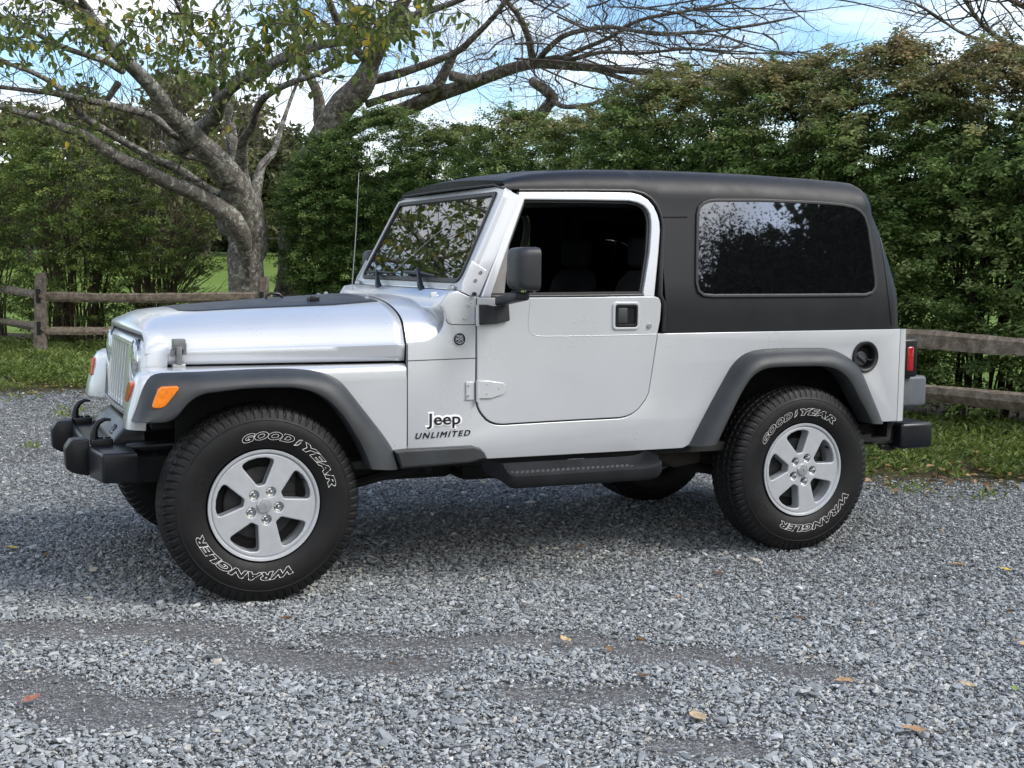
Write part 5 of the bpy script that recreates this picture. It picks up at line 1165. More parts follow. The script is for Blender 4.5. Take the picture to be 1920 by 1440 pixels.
# the lichened cherry at left
tree1 = empty('cherry_tree', tuple(camxy(-4.03, 19.6))); tag(tree1, 'spreading cherry tree with a lichen-covered trunk and leafy drooping twigs', 'tree')
TR = Tubes(); base = [(470, 668, 52), (467, 640, 42), (465, 580, 36), (464, 500, 34), (462, 450, 36), (458, 415, 42), (453, 385, 41), (448, 350, 32)]
traced(TR, base, 19.6, 19.5, .03, 18)
TL = Tubes(); limbs = []
for pts, d0, d1 in (
    ([(466, 560, 4), (464, 505, 10), (456, 452, 22), (432, 408, 26), (380, 370, 21), (325, 345, 18), (270, 318, 17), (220, 295, 15), (160, 255, 13), (100, 232, 11), (50, 213, 9), (0, 200, 8), (-70, 180, 6), (-150, 160, 4)], 19.5, 15.0),
    ([(458, 430, 14), (440, 388, 18), (420, 372, 14), (380, 350, 13), (330, 315, 11), (290, 298, 10), (230, 265, 9.5), (180, 235, 9), (140, 205, 8.5), (118, 172, 7.5), (70, 140, 6.5), (0, 115, 5), (-70, 100, 4)], 19.4, 16.0),
    ([(462, 480, 12), (460, 430, 34), (447, 370, 42), (425, 325, 35), (395, 290, 30), (360, 250, 25), (322, 215, 21), (285, 165, 19), (245, 125, 17), (205, 85, 16), (180, 45, 15), (140, 12, 13), (70, -30, 11), (-20, -80, 8)], 19.3, 14.5),
    ([(210, 92, 12), (190, 62, 11), (165, 20, 10), (140, -20, 9), (110, -70, 7)], 17.0, 14.0),
    ([(228, 132, 10), (190, 112, 8), (150, 100, 7.5), (95, 78, 7), (40, 45, 5.5), (-30, 20, 4)], 17.2, 14.0),
    ([(345, 270, 20), (365, 250, 18), (388, 234, 15), (405, 212, 14.5), (418, 182, 13.5), (450, 152, 12.5), (500, 126, 11), (550, 100, 10), (600, 84, 9), (645, 78, 8), (700, 70, 6), (760, 50, 4)], 19.2, 13.0),
    ([(410, 195, 11), (402, 165, 10), (398, 130, 8), (395, 95, 7), (360, 55, 6), (335, 15, 5), (320, -30, 4)], 18.2, 15.0),
    ([(452, 400, 26), (442, 330, 20), (436, 270, 16), (431, 220, 12), (427, 190, 9), (415, 140, 7), (420, 90, 5), (440, 40, 4)], 19.6, 18.5),
    ([(462, 400, 22), (454, 330, 17), (454, 290, 14), (460, 258, 12), (475, 232, 10.5), (482, 205, 9.5), (498, 182, 8.5), (540, 157, 7.5), (600, 137, 6.5), (650, 108, 5.5), (690, 70, 4.5), (720, 20, 3.5)], 19.4, 15.5),
    ([(475, 385, 18), (482, 345, 14), (492, 310, 11), (515, 280, 8), (530, 230, 6), (545, 185, 4.5), (565, 130, 3), (570, 80, 2)], 19.7, 20.5),
    ([(352, 262, 13), (320, 248, 11), (285, 218, 10), (235, 204, 9), (190, 193, 8.5), (140, 183, 8), (90, 173, 7), (40, 168, 6), (-20, 160, 5)], 19.0, 15.5),
    ([(222, 155, 9), (200, 190, 7), (188, 222, 5), (165, 240, 3), (130, 262, 1.5)], 17.5, 18.0),
    ([(150, 15, 12), (40, -30, 11), (-80, -55, 9), (-220, -70, 7), (-380, -60, 5), (-520, -30, 3)], 15.5, 13.5),
    ([(20, 122, 6), (-80, 70, 7), (-160, 0, 7), (-210, -90, 6), (-240, -190, 4)], 16.0, 14.0), ([(-10, 200, 8), (-120, 140, 8), (-240, 60, 7), (-380, -10, 5), (-520, -60, 3)], 15.5, 13.0), ([(60, -20, 8), (-20, -120, 7), (-120, -200, 6), (-260, -260, 4)], 14.5, 12.5),
    ([(428, 330, 9), (400, 320, 8), (380, 300, 7), (340, 290, 6), (300, 265, 5)], 19.6, 19.0)):
    k_ = 1.0 if pts[0][:2] == (345, 270) else .76; C, rr = traced(TL, [(a, b, c * k_) for a, b, c in pts], d0, d1); limbs.append((C, rr))
TR.obj('trunk', M['bark'], tree1); TL.obj('limbs', M['bark'], tree1)
TT = Tubes(); rs = np.random.default_rng(5)
for C, rr in limbs: twigs(TT, C, rr, rs, max(6, int(len(C) * .36)), 1.0, 2, .25, .35, .9, .0, None, .008)
leaf_P, leaf_D, leaf_T = [], [], []
def leafy(px, py, rx, ry, count, d0, d1, yellow=.05):
    nt_ = max(2, int(count * 1.8) // 9)
    for _ in range(nt_):
        p = atD(px + rs.normal(0, .5) * rx, py + rs.normal(0, .5) * ry, rs.uniform(d0, d1)); dd = unit(np.array([rs.normal(), rs.normal(), rs.uniform(-.7, .25)])); ln = rs.uniform(.25, .55); tw = np.array([p + dd * ln * (s - .5) + np.array([0, 0, -.12]) * ln * s * s + rs.normal(0, .01, 3) for s in np.linspace(0, 1, 6)])
        TT.add(tw, np.linspace(.006, .0025, 6), 4)
        for q in range(9):
            b = tw[rs.integers(0, 6)]; dl = unit(dd * .5 + rs.normal(0, .5, 3) + np.array([0, 0, -.75])); leaf_P.append(b + dl * .02); leaf_D.append(dl); leaf_T.append(rs.uniform(.9, 1) if rs.random() < yellow else np.clip(rs.normal(.45, .2), 0, .88))
for a in ((350, 60, 90, 50, 70, 11, 13), (430, 112, 85, 42, 80, 11, 13), (300, 40, 80, 35, 60, 12, 14), (470, 60, 80, 50, 60, 11, 13), (560, 42, 75, 36, 70, 10.5, 12), (625, 52, 75, 38, 75, 10.5, 12, .14), (690, 34, 62, 40, 85, 10, 11.5, .16), (742, 44, 52, 46, 70, 10, 11.5, .14),
          (560, 108, 65, 26, 36, 11, 13), (400, 150, 62, 30, 45, 12, 14), (330, 92, 42, 26, 40, 12, 14), (200, 60, 75, 42, 60, 12, 15), (120, 90, 80, 50, 50, 12, 15), (40, 72, 55, 42, 55, 11, 14), (60, 20, 70, 30, 50, 12, 14), (160, 18, 70, 22, 40, 12, 15), (480, 135, 42, 28, 24, 11, 13),
          (800, 18, 60, 22, 18, 11, 13), (150, 178, 65, 52, 36, 14, 17), (235, 240, 62, 40, 24, 16, 18), (105, 232, 62, 40, 24, 15, 17), (30, 180, 50, 70, 30, 15, 18), (640, 95, 60, 16, 22, 11, 12.5), (250, 100, 60, 30, 36, 13, 15), (415, 200, 16, 20, 9, 15, 17), (520, 20, 90, 22, 40, 11, 13), (380, 20, 80, 22, 40, 12, 14),
          (855, 30, 40, 25, 9, 12, 14), (-150, -50, 200, 130, 760, 11.5, 16), (-330, 20, 150, 120, 260, 11, 15), (-120, 90, 130, 70, 260, 12, 15.5), (-250, -200, 200, 80, 200, 10, 14), (-100, -160, 160, 60, 160, 10, 14), (420, -60, 320, 60, 200, 10, 14), (120, -60, 220, 60, 120, 11, 15), (700, -60, 150, 50, 80, 10, 13)): leafy(*a)
TT.obj('twigs', M['twig'], tree1)
P_, D_ = np.array(leaf_P), np.array(leaf_D); L_ = rs.uniform(.065, .115, len(P_)); V, F, k = leaf_geo(P_, D_, unit(rs.normal(0, 1, (len(P_), 3)) + np.array([0, -.4, .5])), L_, L_ * rs.uniform(.42, .55, len(P_)), .14, .15, True)
link_mesh('foliage', np_mesh('foliage', V, F, M['cherry_leaf'], {'tone': np.repeat(leaf_T, k)}), tree1)

# the bare cherry behind the hedge
tree2 = empty('cherry_tree', tuple(camxy(-3.9, 22.2))); tag(tree2, 'leaning cherry tree with bare branches behind the hedge, above the car', 'tree')
TR = Tubes(); TL = Tubes(); limbs = []
C, rr = traced(TR, [(540, 630, 38), (545, 540, 28), (552, 430, 25), (572, 330, 24), (603, 262, 25), (642, 202, 25), (676, 162, 24), (694, 122, 18), (710, 85, 17), (738, 40, 14), (765, -10, 12), (800, -70, 9)], 22.2, 19.5, .03, 16); limbs.append((C[40:], rr[40:]))
for pts, d0, d1 in (
    ([(606, 262, 14), (599, 225, 12), (598, 190, 11), (588, 158, 10), (562, 112, 8.5), (553, 65, 7), (535, 15, 5.5), (515, -40, 4)], 22.0, 21.0),
    ([(612, 265, 16), (680, 232, 14), (740, 212, 14), (800, 186, 15.5), (850, 168, 14), (910, 146, 12.5), (970, 126, 11), (1010, 120, 10), (1060, 122, 9), (1120, 128, 8), (1180, 133, 7), (1240, 137, 5.5), (1300, 145, 4), (1350, 156, 4.5), (1420, 175, 3)], 22.0, 17.5),
    ([(790, 190, 12), (812, 172, 11), (826, 150, 11), (838, 128, 9), (850, 106, 6.5), (856, 92, 5)], 20.8, 20.4),
    ([(845, 142, 10), (880, 150, 9), (905, 148, 8)], 20.4, 20.2),
    ([(690, 195, 8), (720, 185, 7.5), (770, 172, 7), (830, 160, 6)], 21.0, 20.5),
    ([(705, 150, 10), (760, 134, 8), (850, 100, 6.5), (890, 68, 5.5), (930, 26, 4.5), (965, -20, 3.5)], 21.0, 19.0),
    ([(1005, 118, 6), (1030, 90, 5.5), (1065, 64, 5), (1135, 51, 4.5), (1190, 58, 4), (1240, 64, 3.5), (1330, 58, 3), (1410, 48, 2.5), (1500, 30, 2)], 19.8, 16.5),
    ([(1040, 115, 5), (1085, 95, 4.5), (1140, 72, 4), (1200, 38, 3.5), (1290, 20, 3), (1400, 0, 2)], 19.8, 17.0),
    ([(950, 2, 5), (975, 34, 6), (990, 70, 6.5), (997, 100, 7), (1002, 120, 7)], 18.5, 19.8),
    ([(1000, 118, 5), (1040, 108, 4.5), (1080, 110, 4), (1130, 98, 3.5), (1200, 100, 3), (1290, 92, 2.5), (1380, 100, 2)], 19.8, 17.5),
    ([(1110, 128, 4.5), (1180, 152, 4), (1250, 176, 3.5), (1330, 190, 3), (1400, 215, 2)], 19.2, 17.5),
    ([(985, 255, 10), (1008, 226, 11), (1028, 197, 11), (1036, 183, 10.5), (1022, 167, 10), (1006, 158, 9), (993, 150, 9)], 19.5, 19.2),
    ([(1036, 190, 5), (1062, 200, 4.5), (1110, 195, 4), (1180, 168, 3.5), (1270, 162, 3)], 19.3, 18.0),
    ([(690, 118, 10), (650, 70, 8), (625, 20, 7), (600, -40, 5)], 20.5, 18.5),
    ([(735, 45, 9), (790, 25, 7.5), (850, 5, 6), (920, -30, 5)], 20.0, 18.0)):
    C, rr = traced(TL, pts, d0, d1); limbs.append((C, rr))
TR.obj('trunk', M['bark2'], tree2); TL.obj('limbs', M['bark2'], tree2)
TT = Tubes(); rs = np.random.default_rng(9)
for C, rr in limbs: twigs(TT, C, rr, rs, max(8, int(len(C) * .46)), 1.25, 2, .15, .30, .85, .0, None, .0065)
# long bare switches that reach right over the hedge
for _ in range(85):
    x0, y0 = rs.uniform(900, 1480), rs.uniform(-60, 130); a0 = rs.uniform(.0, 6.28); D0 = rs.uniform(16.5, 19.5); ln = rs.uniform(150, 380); dx, dy = math.cos(a0) * .9 + .45, math.sin(a0) * .38
    pts = [(x0 + dx * ln * s + rs.normal(0, 5), y0 + dy * ln * s + 12 * math.sin(3 * s) + rs.normal(0, 4), 1.5 * (1 - s) + .55) for s in np.linspace(0, 1, 6)]; C, rr = traced(TT, pts, D0, D0 - .8, .03, 5); twigs(TT, C, rr, rs, 7, .55, 1, .1, .2, .8, .0, None, .0035)
TT.obj('twigs', M['twig'], tree2)
P_ = []; 
for _ in range(150): P_.append(atD(rs.uniform(520, 1450), rs.normal(70, 60), rs.uniform(17, 20)))
P_ = np.array(P_); D_ = unit(rs.normal(0, .5, (len(P_), 3)) + np.array([0, 0, -.8])); L_ = rs.uniform(.06, .10, len(P_)); V, F, k = leaf_geo(P_, D_, unit(rs.normal(0, 1, P_.shape)), L_, L_ * .48, .14, .15, True)
link_mesh('foliage', np_mesh('foliage', V, F, M['cherry_leaf'], {'tone': np.repeat(np.clip(rs.normal(.5, .3, len(P_)), 0, 1), k)}), tree2)

# a third tree stands just outside the frame at right
tree3 = empty('cherry_tree', tuple(camxy(7.6, 14.0))); tag(tree3, 'bare tree reaching into the top right corner from outside the frame', 'tree')
TR = Tubes(); TL = Tubes(); limbs = []
C, rr = traced(TR, [(2270, 760, 60), (2268, 600, 52), (2262, 400, 48), (2255, 220, 44), (2240, 80, 36), (2235, -60, 26), (2215, -220, 18)], 14.0, 14.0, .03, 14)
for pts, d0, d1 in (
    ([(2250, 200, 16), (2140, 150, 11), (2040, 118, 9), (1960, 98, 7), (1905, 86, 5.5), (1870, 70, 5), (1838, 42, 4), (1815, 10, 3), (1790, -30, 2.5)], 14.0, 12.5),
    ([(2245, 120, 14), (2120, 70, 10), (2010, 42, 8), (1935, 18, 6), (1880, -8, 5), (1820, -40, 4)], 14.0, 12.5),
    ([(1905, 86, 4.5), (1850, 78, 3.5), (1800, 60, 3), (1755, 30, 2.5), (1720, 8, 2), (1690, 0, 1.5)], 12.9, 12.2)):
    C, rr = traced(TL, pts, d0, d1); limbs.append((C, rr))
TR.obj('trunk', M['bark2'], tree3); TL.obj('limbs', M['bark2'], tree3); TT = Tubes(); rs = np.random.default_rng(13)
for C, rr in limbs: twigs(TT, C, rr, rs, max(8, int(len(C) * .35)), .8, 2, .3, .3, .8)
TT.obj('twigs', M['twig'], tree3)

# ------------------------------------------------------------------ trees across the field
def far_tree(label, lat, dep, h, w, seed, tone_mu=.45, n=5200, group='trees across the field'):
    rs = np.random.default_rng(seed); b = camxy(lat, dep, float(rise(dep))); root = empty('field_tree', tuple(b)); tag(root, label, 'tree', group)
    T = Tubes(); T.add(np.array([b + np.array([rs.normal(0, .08), rs.normal(0, .08), h * s]) for s in np.linspace(-.01, .75, 8)]), np.linspace(h * .022, .03, 8), 8)
    cl = []
    for q in range(26):
        t = rs.uniform(.22, 1.0); a0 = rs.uniform(0, 6.28); r_ = w * np.interp(t, [.2, .45, .8, 1], [.7, 1, .7, .15]) * rs.uniform(.3, .95); c = b + np.array([math.cos(a0) * r_, math.sin(a0) * r_, h * t]); cl.append((c, rs.uniform(.10, .20) * h * .8)); T.add([b + np.array([0, 0, h * t * .6]), (b + c) / 2 + np.array([0, 0, h * t * .12]), c], [.10, .06, .02], 5)
    T.obj('trunk', M['bark2'], root)
    C = np.array([c for c, _ in cl]); Rr = np.array([r_ for _, r_ in cl]); k = rs.integers(0, len(cl), n); u = unit(rs.normal(size=(n, 3))) * (rs.random((n, 1)) ** .4); P = C[k] + u * Rr[k][:, None] * np.array([1, 1, .8]); d = unit(rs.normal(size=(n, 3)) + np.array([0, 0, -.3])); L = rs.uniform(.22, .48, n)
    V, F, kk = leaf_geo(P, d, unit(rs.normal(size=(n, 3)) + np.array([0, 0, .7])), L, L * .7, .1, .1); tone = np.clip(tone_mu + rs.normal(0, .16, len(cl))[k] + rs.normal(0, .12, n), 0, 1)
    link_mesh('foliage', np_mesh('foliage', V, F, M['far_leaf'], {'tone': np.repeat(tone, kk)}), root)
for k, (px, D, top, w, tm, lb) in enumerate((
    (-90, 58, 215, 5, .5, 'olive tree across the field, half cut by the left photo edge'), (60, 62, 205, 5.2, .55, 'olive tree across the field above the left shrub'), (175, 70, 190, 5, .45, 'far tree seen through the lower cherry limbs at left'), (290, 60, 150, 5.4, .62, 'yellowing tree across the field behind the steep cherry limb'),
    (385, 72, 170, 5.6, .5, 'far tree just left of the cherry trunk fork'), (478, 80, 215, 5, .42, 'far tree between the two cherry trunks'), (548, 74, 268, 4.5, .40, 'dark far tree at the left end of the hedge top'), (640, 84, 300, 5, .4, 'far tree hidden mostly by the hedge behind the aerial'))):
    h = 1.352 + (490 - top) / F_PX * D - float(rise(D)); far_tree(lb, (px - 960) / F_PX * D, D, h, w, 200 + k, tm)
def wood(name, l0, l1, d0, d1, h, n, seed, leaf=(.5, 1.0), top_var=.5, base=None):
    rs = np.random.default_rng(seed); l = rs.uniform(l0, l1, n); d = rs.uniform(d0, d1, n); hh = h * (1 - top_var + top_var * (vnoise(l * .16 + 100, 2.0, seed, 1.0) * .65 + vnoise(l * .55 + 100, 7.0, seed + 1, 1.0) * .35) * 1.6); z = hh * rs.random(n) ** 1.15 - .25
    P = cams(l, d, 0.0); P[:, 2] = z + (rise(d) if base is None else base); L = rs.uniform(*leaf, n); V, F, k = leaf_geo(P, unit(rs.normal(size=(n, 3)) + np.array([0, 0, -.3])), unit(rs.normal(size=(n, 3)) + np.array([0, 0, .5])), L, L * .7, .1, .1)
    o = link_mesh(name, np_mesh(name, V, F, M['wood_leaf'], {'tone': np.repeat(np.clip(rs.normal(.45, .2, n), 0, 1), k)})); tag(o, kind='stuff'); return o
wood('far_wood', -130, 75, 96, 106, 8.0, 110000, 301, (.5, 1.0))
# the woodland edge on the other side of the drive, behind the camera: the car's windows mirror it
def edge_wood(name, pts, w, h, n, seed, leaf=(.25, .5)):
    rs = np.random.default_rng(seed); L_ = resample(pts, 200); k = rs.integers(0, 200, n); P = np.zeros((n, 3)); s = k / 200.0
    P[:, :2] = L_[k] + rs.normal(0, w, (n, 2)); top = np.interp(s, np.linspace(0, 1, len(h)), h) * (.80 + .26 * vnoise(s * 14, 3.0, seed, 1.0) + .14 * vnoise(s * 45, 8.0, seed, 1.0)); P[:, 2] = top * rs.random(n) ** .5
    P[:, 2] += rs.normal(0, .15, n); ln = rs.uniform(*leaf, n); V, F, kk = leaf_geo(P, unit(rs.normal(size=(n, 3)) + np.array([0, 0, -.3])), unit(rs.normal(size=(n, 3)) + np.array([0, 0, .5])), ln, ln * .7, .1, .1)
    o = link_mesh(name, np_mesh(name, V, F, M['wood_leaf'], {'tone': np.repeat(np.clip(rs.normal(.45, .2, n), 0, 1), kk)})); tag(o, kind='stuff'); return o
edge_wood('far_wood', [(-60, -34), (-20, -36), (10, -38), (16, -35)], 1.5, [7, 6.5, 7.5, 8], 14000, 303, (.3, .6))
edge_wood('far_wood', [(34, -24), (55, -12), (75, 8)], 1.5, [14, 13, 10], 14000, 304, (.3, .6))
edge_wood('far_wood', [(16, -35), (18, -34), (20, -33), (22, -31.5), (24, -30.5), (26, -29), (30, -27), (35, -24)], .8, [9.4, 9.8, 10.8, 12.4, 13.2, 13.4, 14.0, 14.4], 210000, 302, (.06, .13))
edge_wood('far_wood', [(16, -35.5), (20, -33.5), (24, -31), (30, -27.5), (35, -24.5)], .5, [8.8, 10.0, 12.0, 12.8, 13.2], 26000, 305, (.3, .6))

# ------------------------------------------------------------------ split-rail fence
M['rail'] = bark('weathered_rail', (.11, .086, .063), (.215, .175, .132), (.37, .315, .25), None, 16)
M['post'] = bark('weathered_post', (.10, .085, .068), (.20, .17, .14), (.34, .30, .25), None, 13)
fence = empty('split_rail_fence', tuple(camxy(-3.53, 18.1))); tag(fence, 'weathered split-rail fence running along the hedge behind the car', 'fence')
FP = [(-9.0, 21.8), (-6.70, 18.2), (-3.53, 18.1), (-1.60, 15.6), (.40, 13.1), (2.30, 10.6), (4.20, 8.1)]
rs = np.random.default_rng(77)
def post(l, d):
    c = camxy(l, d); h = 1.13 + rs.normal(0, .02); rows = []
    for s in np.linspace(0, 1, 15):
        z = -.1 + (h + .1) * s; hw = .095 - .022 * s; hd = .07 - .012 * s; lean = .04 * s
        rows.append([(c[0] + math.cos(YAW) * (a * hw + lean * .5) + math.sin(YAW) * b * hd + rs.normal(0, .0035), c[1] - math.sin(YAW) * (a * hw + lean * .5) + math.cos(YAW) * b * hd + rs.normal(0, .0035), z + (.02 * (a * .7) if s == 1 else 0)) for a, b in ((-1, -.6), (-.5, -1), (.1, -.9), (.7, -1), (1, -.3), (.9, .8), (.2, 1), (-.8, .9))])
    m_ = MB(); m_.loft(rows, close_v=True, smooth=True); m_.add(rows[-1], [tuple(range(8))]); o = m_.build('post', M['post'], fence, sharp=28)
    q = MB()                                                 # mortises and the weathered split at the top
    f = np.array([-math.sin(YAW), -math.cos(YAW)])
    for z0, z1, hw in ((.74, .93, .028), (.28, .47, .028)):
        p = c[:2] + f * .068; e = np.array([math.cos(YAW), -math.sin(YAW)]); q.hull([(p[0] + e[0] * a + f[0] * b, p[1] + e[1] * a + f[1] * b, z) for a in (-hw, hw) for b in (-.03, .004) for z in (z0, z1)])
    q.build('mortise', M['dark'], o)
for l, d in FP: post(l, d)
def rail(a, b, z0, z1, r_=.062):
    A, B = camxy(*a, z0), camxy(*b, z1); t = unit(B - A); A = A - t * .12; B = B + t * .12; e = unit(np.cross(t, np.array([0, 0, 1.0]))); n = 40; k = 9; ph = rs.uniform(0, 6.28, 3); rows = []
    ang = np.linspace(0, 2 * np.pi, k, endpoint=False); prof = 1 + .22 * np.cos(ang * 3 + ph[0]) * rs.uniform(.5, 1) + rs.normal(0, .05, k)
    for s in np.linspace(0, 1, n):
        w = r_ * (.62 + .38 * min(1, min(s, 1 - s) / .10)) * (1 + .06 * math.sin(9 * s + ph[1])); c = A + (B - A) * s + np.array([0, 0, .018 * math.sin(4 * s + ph[2])]) + e * .012 * math.sin(5 * s + ph[0]); pr = prof * (1 + .05 * rs.normal(size=k))
        rows.append([c + e * math.cos(q) * w * .8 * p_ + np.array([0, 0, 1.0]) * math.sin(q) * w * p_ for q, p_ in zip(ang, pr)])
    m_ = MB(); m_.loft(rows, close_v=True); m_.add(rows[0], [tuple(range(k))[::-1]]); m_.add(rows[-1], [tuple(range(k))]); m_.build('rail', M['rail'], fence, sharp=35)
for k in range(len(FP) - 1):
    tz = .815 if k > 1 else .835; rail(FP[k], FP[k + 1], tz, tz + .012, .068 if k > 2 else .062); rail(FP[k], FP[k + 1], .41 if k > 2 else .35, .43 if k > 2 else .355, .062 if k > 2 else .056)

# ------------------------------------------------------------------ weeds and grass on the verge
def weeds(name, n, l0, l1, dmax, blades, seed, Lr=(.035, .085), hmax=.10):
    rs = np.random.default_rng(seed); l = rs.uniform(l0, l1, n); e = edge_dep(l); d = e - .16 + (dmax + .16) * rs.random(n) ** .85; dn = vnoise(l * 1.0 + 60, d + 60, seed, 1.9) * .6 + vnoise(l + 60, d + 60, seed + 1, 5.5) * .4
    k = rs.random(n) < np.clip(.20 + 2.4 * (dn - .34), 0, 1) * np.clip((d - e + .16) / .95, .07, 1) ** 1.3; l, d, dn = l[k], d[k], dn[k]; n = len(l); C = cams(l, d, 0.0)
    th = rs.uniform(0, 6.28, (n, blades)); el = rs.uniform(.15, 1.15, (n, blades)); D = np.stack([np.cos(th) * np.cos(el), np.sin(th) * np.cos(el), np.sin(el)], -1); hz = hmax * rs.random((n, 1)) * (.3 + dn[:, None]); P = C[:, None] + D * np.array([.03, .03, 0]) + np.stack([0 * th, 0 * th, hz * rs.random((n, blades))], -1) + rs.normal(0, .02, (n, blades, 3)) * np.array([1, 1, .2])
    L = rs.uniform(*Lr, (n, blades)); W = L * rs.uniform(.22, .55, (n, 1)); tone = np.clip(rs.normal(.45, .18, (n, 1)) + rs.normal(0, .1, (n, blades)), 0, .97)
    V, F, kk = leaf_geo(P.reshape(-1, 3), D.reshape(-1, 3), unit(np.array([0, 0, 1.0]) + .4 * rs.normal(size=(n * blades, 3))), L.ravel(), W.ravel(), .08, .12); o = link_mesh(name, np_mesh(name, V, F, M['weed_leaf'], {'tone': np.repeat(tone.ravel(), kk)})); tag(o, kind='stuff')
weeds('verge_weeds', 15000, -11, -2.2, 7.4, 8, 401, (.035, .095), .13); weeds('verge_weeds', 6200, 1.4, 6.0, 3.6, 8, 402, (.03, .075), .07); weeds('verge_weeds', 1500, -2.2, 1.4, 3.0, 7, 403)
def tufts(seed=404):
    rs = np.random.default_rng(seed); P, D = [], []
    for px, py, sp, n in ((140, 770, 26, 60), (40, 722, 40, 90), (130, 800, 12, 26), (60, 840, 10, 16), (180, 790, 18, 30), (30, 745, 30, 50), (110, 780, 14, 20), (1700, 918, 30, 50), (1840, 930, 24, 30)):
        for _ in range(n):
            b = atZ(px + rs.normal() * sp, py + rs.normal() * sp * .18); th = rs.uniform(0, 6.28); el = rs.uniform(.2, 1.2); P.append(b); D.append([math.cos(th) * math.cos(el), math.sin(th) * math.cos(el), math.sin(el)])
    P, D = np.array(P), np.array(D); L = rs.uniform(.03, .08, len(P)); V, F, k = leaf_geo(P, D, unit(rs.normal(0, .4, P.shape) + np.array([0, 0, 1.0])), L, L * rs.uniform(.12, .35, len(P)), .05, .15); o = link_mesh('grass_tufts', np_mesh('grass_tufts', V, F, M['weed_leaf'], {'tone': np.repeat(np.clip(rs.normal(.6, .2, len(P)), 0, 1), k)})); tag(o, kind='stuff')
tufts()
# shed leaves too many to count on the verge and along its edge
def litter(seed=405):
    rs = np.random.default_rng(seed); l = np.concatenate([rs.uniform(-9, -2.2, 230), rs.uniform(1.4, 5.5, 420)]); d = edge_dep(l) + rs.normal(.25, .35, len(l)); P = cams(l, d, 0.0); P[:, 2] = rs.uniform(.012, .05, len(l)); th = rs.uniform(0, 6.28, len(l)); D = np.stack([np.cos(th), np.sin(th), rs.normal(0, .2, len(l))], 1); L = rs.uniform(.035, .075, len(l)); V, F, k = leaf_geo(P, D, unit(rs.normal(0, .3, P.shape) + np.array([0, 0, 1.0])), L, L * .55, .10, .05)
    m = leaf_mat('shed_leaf', [(0, (.10, .045, .02)), (.35, (.22, .12, .05)), (.7, (.36, .22, .10)), (1, (.50, .36, .16))], .15); M['shed'] = m; o = link_mesh('leaf_litter', np_mesh('leaf_litter', V, F, m, {'tone': np.repeat(rs.random(len(l)), k)})); tag(o, kind='stuff')
litter()
def drive_litter(seed=406):
    rs = np.random.default_rng(seed); n = 90; d = rs.uniform(4.2, 9.5, n); l = np.where(rs.random(n) < .65, rs.uniform(.05, .42, n), rs.uniform(-.42, .42, n)) * d; k = d < edge_dep(l); l, d = l[k], d[k]; n = len(l); P = cams(l, d, 0.0); P[:, 2] = -.004; th = rs.uniform(0, 6.28, n); D = np.stack([np.cos(th), np.sin(th), rs.normal(0, .2, n)], 1); L = rs.uniform(.018, .042, n)
    V, F, k = leaf_geo(P, D, unit(rs.normal(0, .4, P.shape) + np.array([0, 0, 1.0])), L, L * .6, .12, .05, True); o = link_mesh('leaf_litter', np_mesh('leaf_litter', V, F, M['shed'], {'tone': np.repeat(rs.random(n), k)})); tag(o, kind='stuff')
drive_litter()
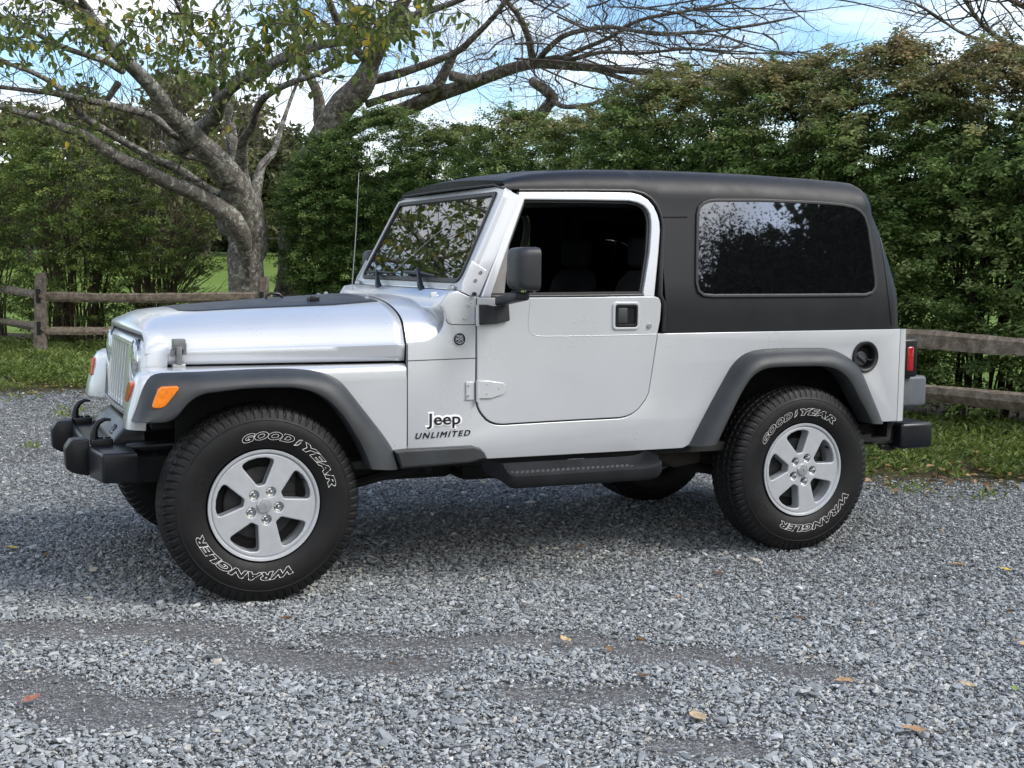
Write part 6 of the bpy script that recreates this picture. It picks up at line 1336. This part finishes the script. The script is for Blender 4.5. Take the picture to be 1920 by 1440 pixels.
def fallen(px, py, size, color, label, ang=None):
    rs_ = np.random.default_rng(int(px * 3 + py)); c = atZ(px, py); m, nt, b = new_mat('fallen_leaf'); setp(b, rough=.7); n = noise(nt, 45, 4); r_ = ramp(nt, n.outputs['Fac'], [(.3, tuple(q * .55 for q in color)), (.68, tuple(min(1, q * 1.25) for q in color))]); nt.links.new(r_.outputs[0], b.inputs['Base Color'])
    a = rs_.uniform(0, 6.28) if ang is None else ang; L, W = size, size * rs_.uniform(.42, .6); m_ = MB(); rows = []
    for s in np.linspace(0, 1, 9):
        w = W * .5 * math.sin(math.pi * s ** .85) ** .8 * (1 + .10 * math.sin(19 * s)); z = -.003 + .16 * L * (s - .45) ** 2 * 2.2 + rs_.normal(0, .001); row = []
        for t in (-1, -.5, 0, .5, 1):
            x, y = (s - .5) * L, t * w; zz = z + .22 * abs(t) * w * (1 + .5 * math.sin(5 * s)) + .015 * L * math.sin(9 * s + 2 * t); row.append((c[0] + x * math.cos(a) - y * math.sin(a), c[1] + x * math.sin(a) + y * math.cos(a), zz))
        rows.append(row)
    m_.loft(rows); m_.tube([rows[0][2], np.array(rows[0][2]) + np.array([-math.cos(a), -math.sin(a), -.1]) * L * .25], .0012, 5)
    o = m_.build('fallen_leaf', m, None, sharp=0); tag(o, label, 'leaf', 'leaves fallen on the gravel'); o.data.materials[0] = m
TAN, BRN, ORG, YEL, RED, GRN = (.50, .38, .22), (.14, .075, .035), (.40, .24, .12), (.62, .46, .06), (.36, .15, .09), (.20, .30, .07)
for a in ((1308, 1342, .085, TAN, 'largest tan fallen leaf on the gravel, below the middle of the car'), (1713, 1366, .085, ORG, 'orange-tan curled leaf on the gravel at the lower right'), (60, 1309, .075, RED, 'reddish leaf in the bare dust patch at the lower left'), (1060, 1198, .075, (.60, .45, .22), 'pale yellow-tan leaf on the dark track below the side step'),
          (536, 1158, .06, BRN, 'brown leaf on the gravel just below the front tyre'), (1206, 1265, .045, BRN, 'small dark brown leaf on the gravel below the rear wheel, left of the tan ones'), (1586, 1275, .07, ORG, 'tan-orange leaf at the end of the worn track at right'), (1816, 1283, .065, TAN, 'pale tan leaf on the gravel near the right photo edge'),
          (1903, 1289, .05, GRN, 'small green leaf on the gravel at the right photo edge'), (25, 1026, .075, YEL, 'yellow leaf on the dark gravel left of the front tyre'), (1348, 1074, .06, BRN, 'brown curled leaf on the gravel left of the rear tyre'), (1496, 1156, .055, BRN, 'dark brown leaf on the gravel right below the rear tyre'),
          (1800, 1057, .065, ORG, 'orange leaf on the gravel right of the rear tyre'), (1888, 1067, .06, YEL, 'yellow-green leaf on the gravel at far right below the verge'), (62, 736, .13, YEL, 'bright yellow leaf where gravel meets grass at the far left'), (103, 724, .12, (.60, .38, .04), 'golden leaf at the grass edge left of the far front wing'), (1715, 884, .09, ORG, 'orange leaf in the grass behind the rear bumper')): fallen(*a)
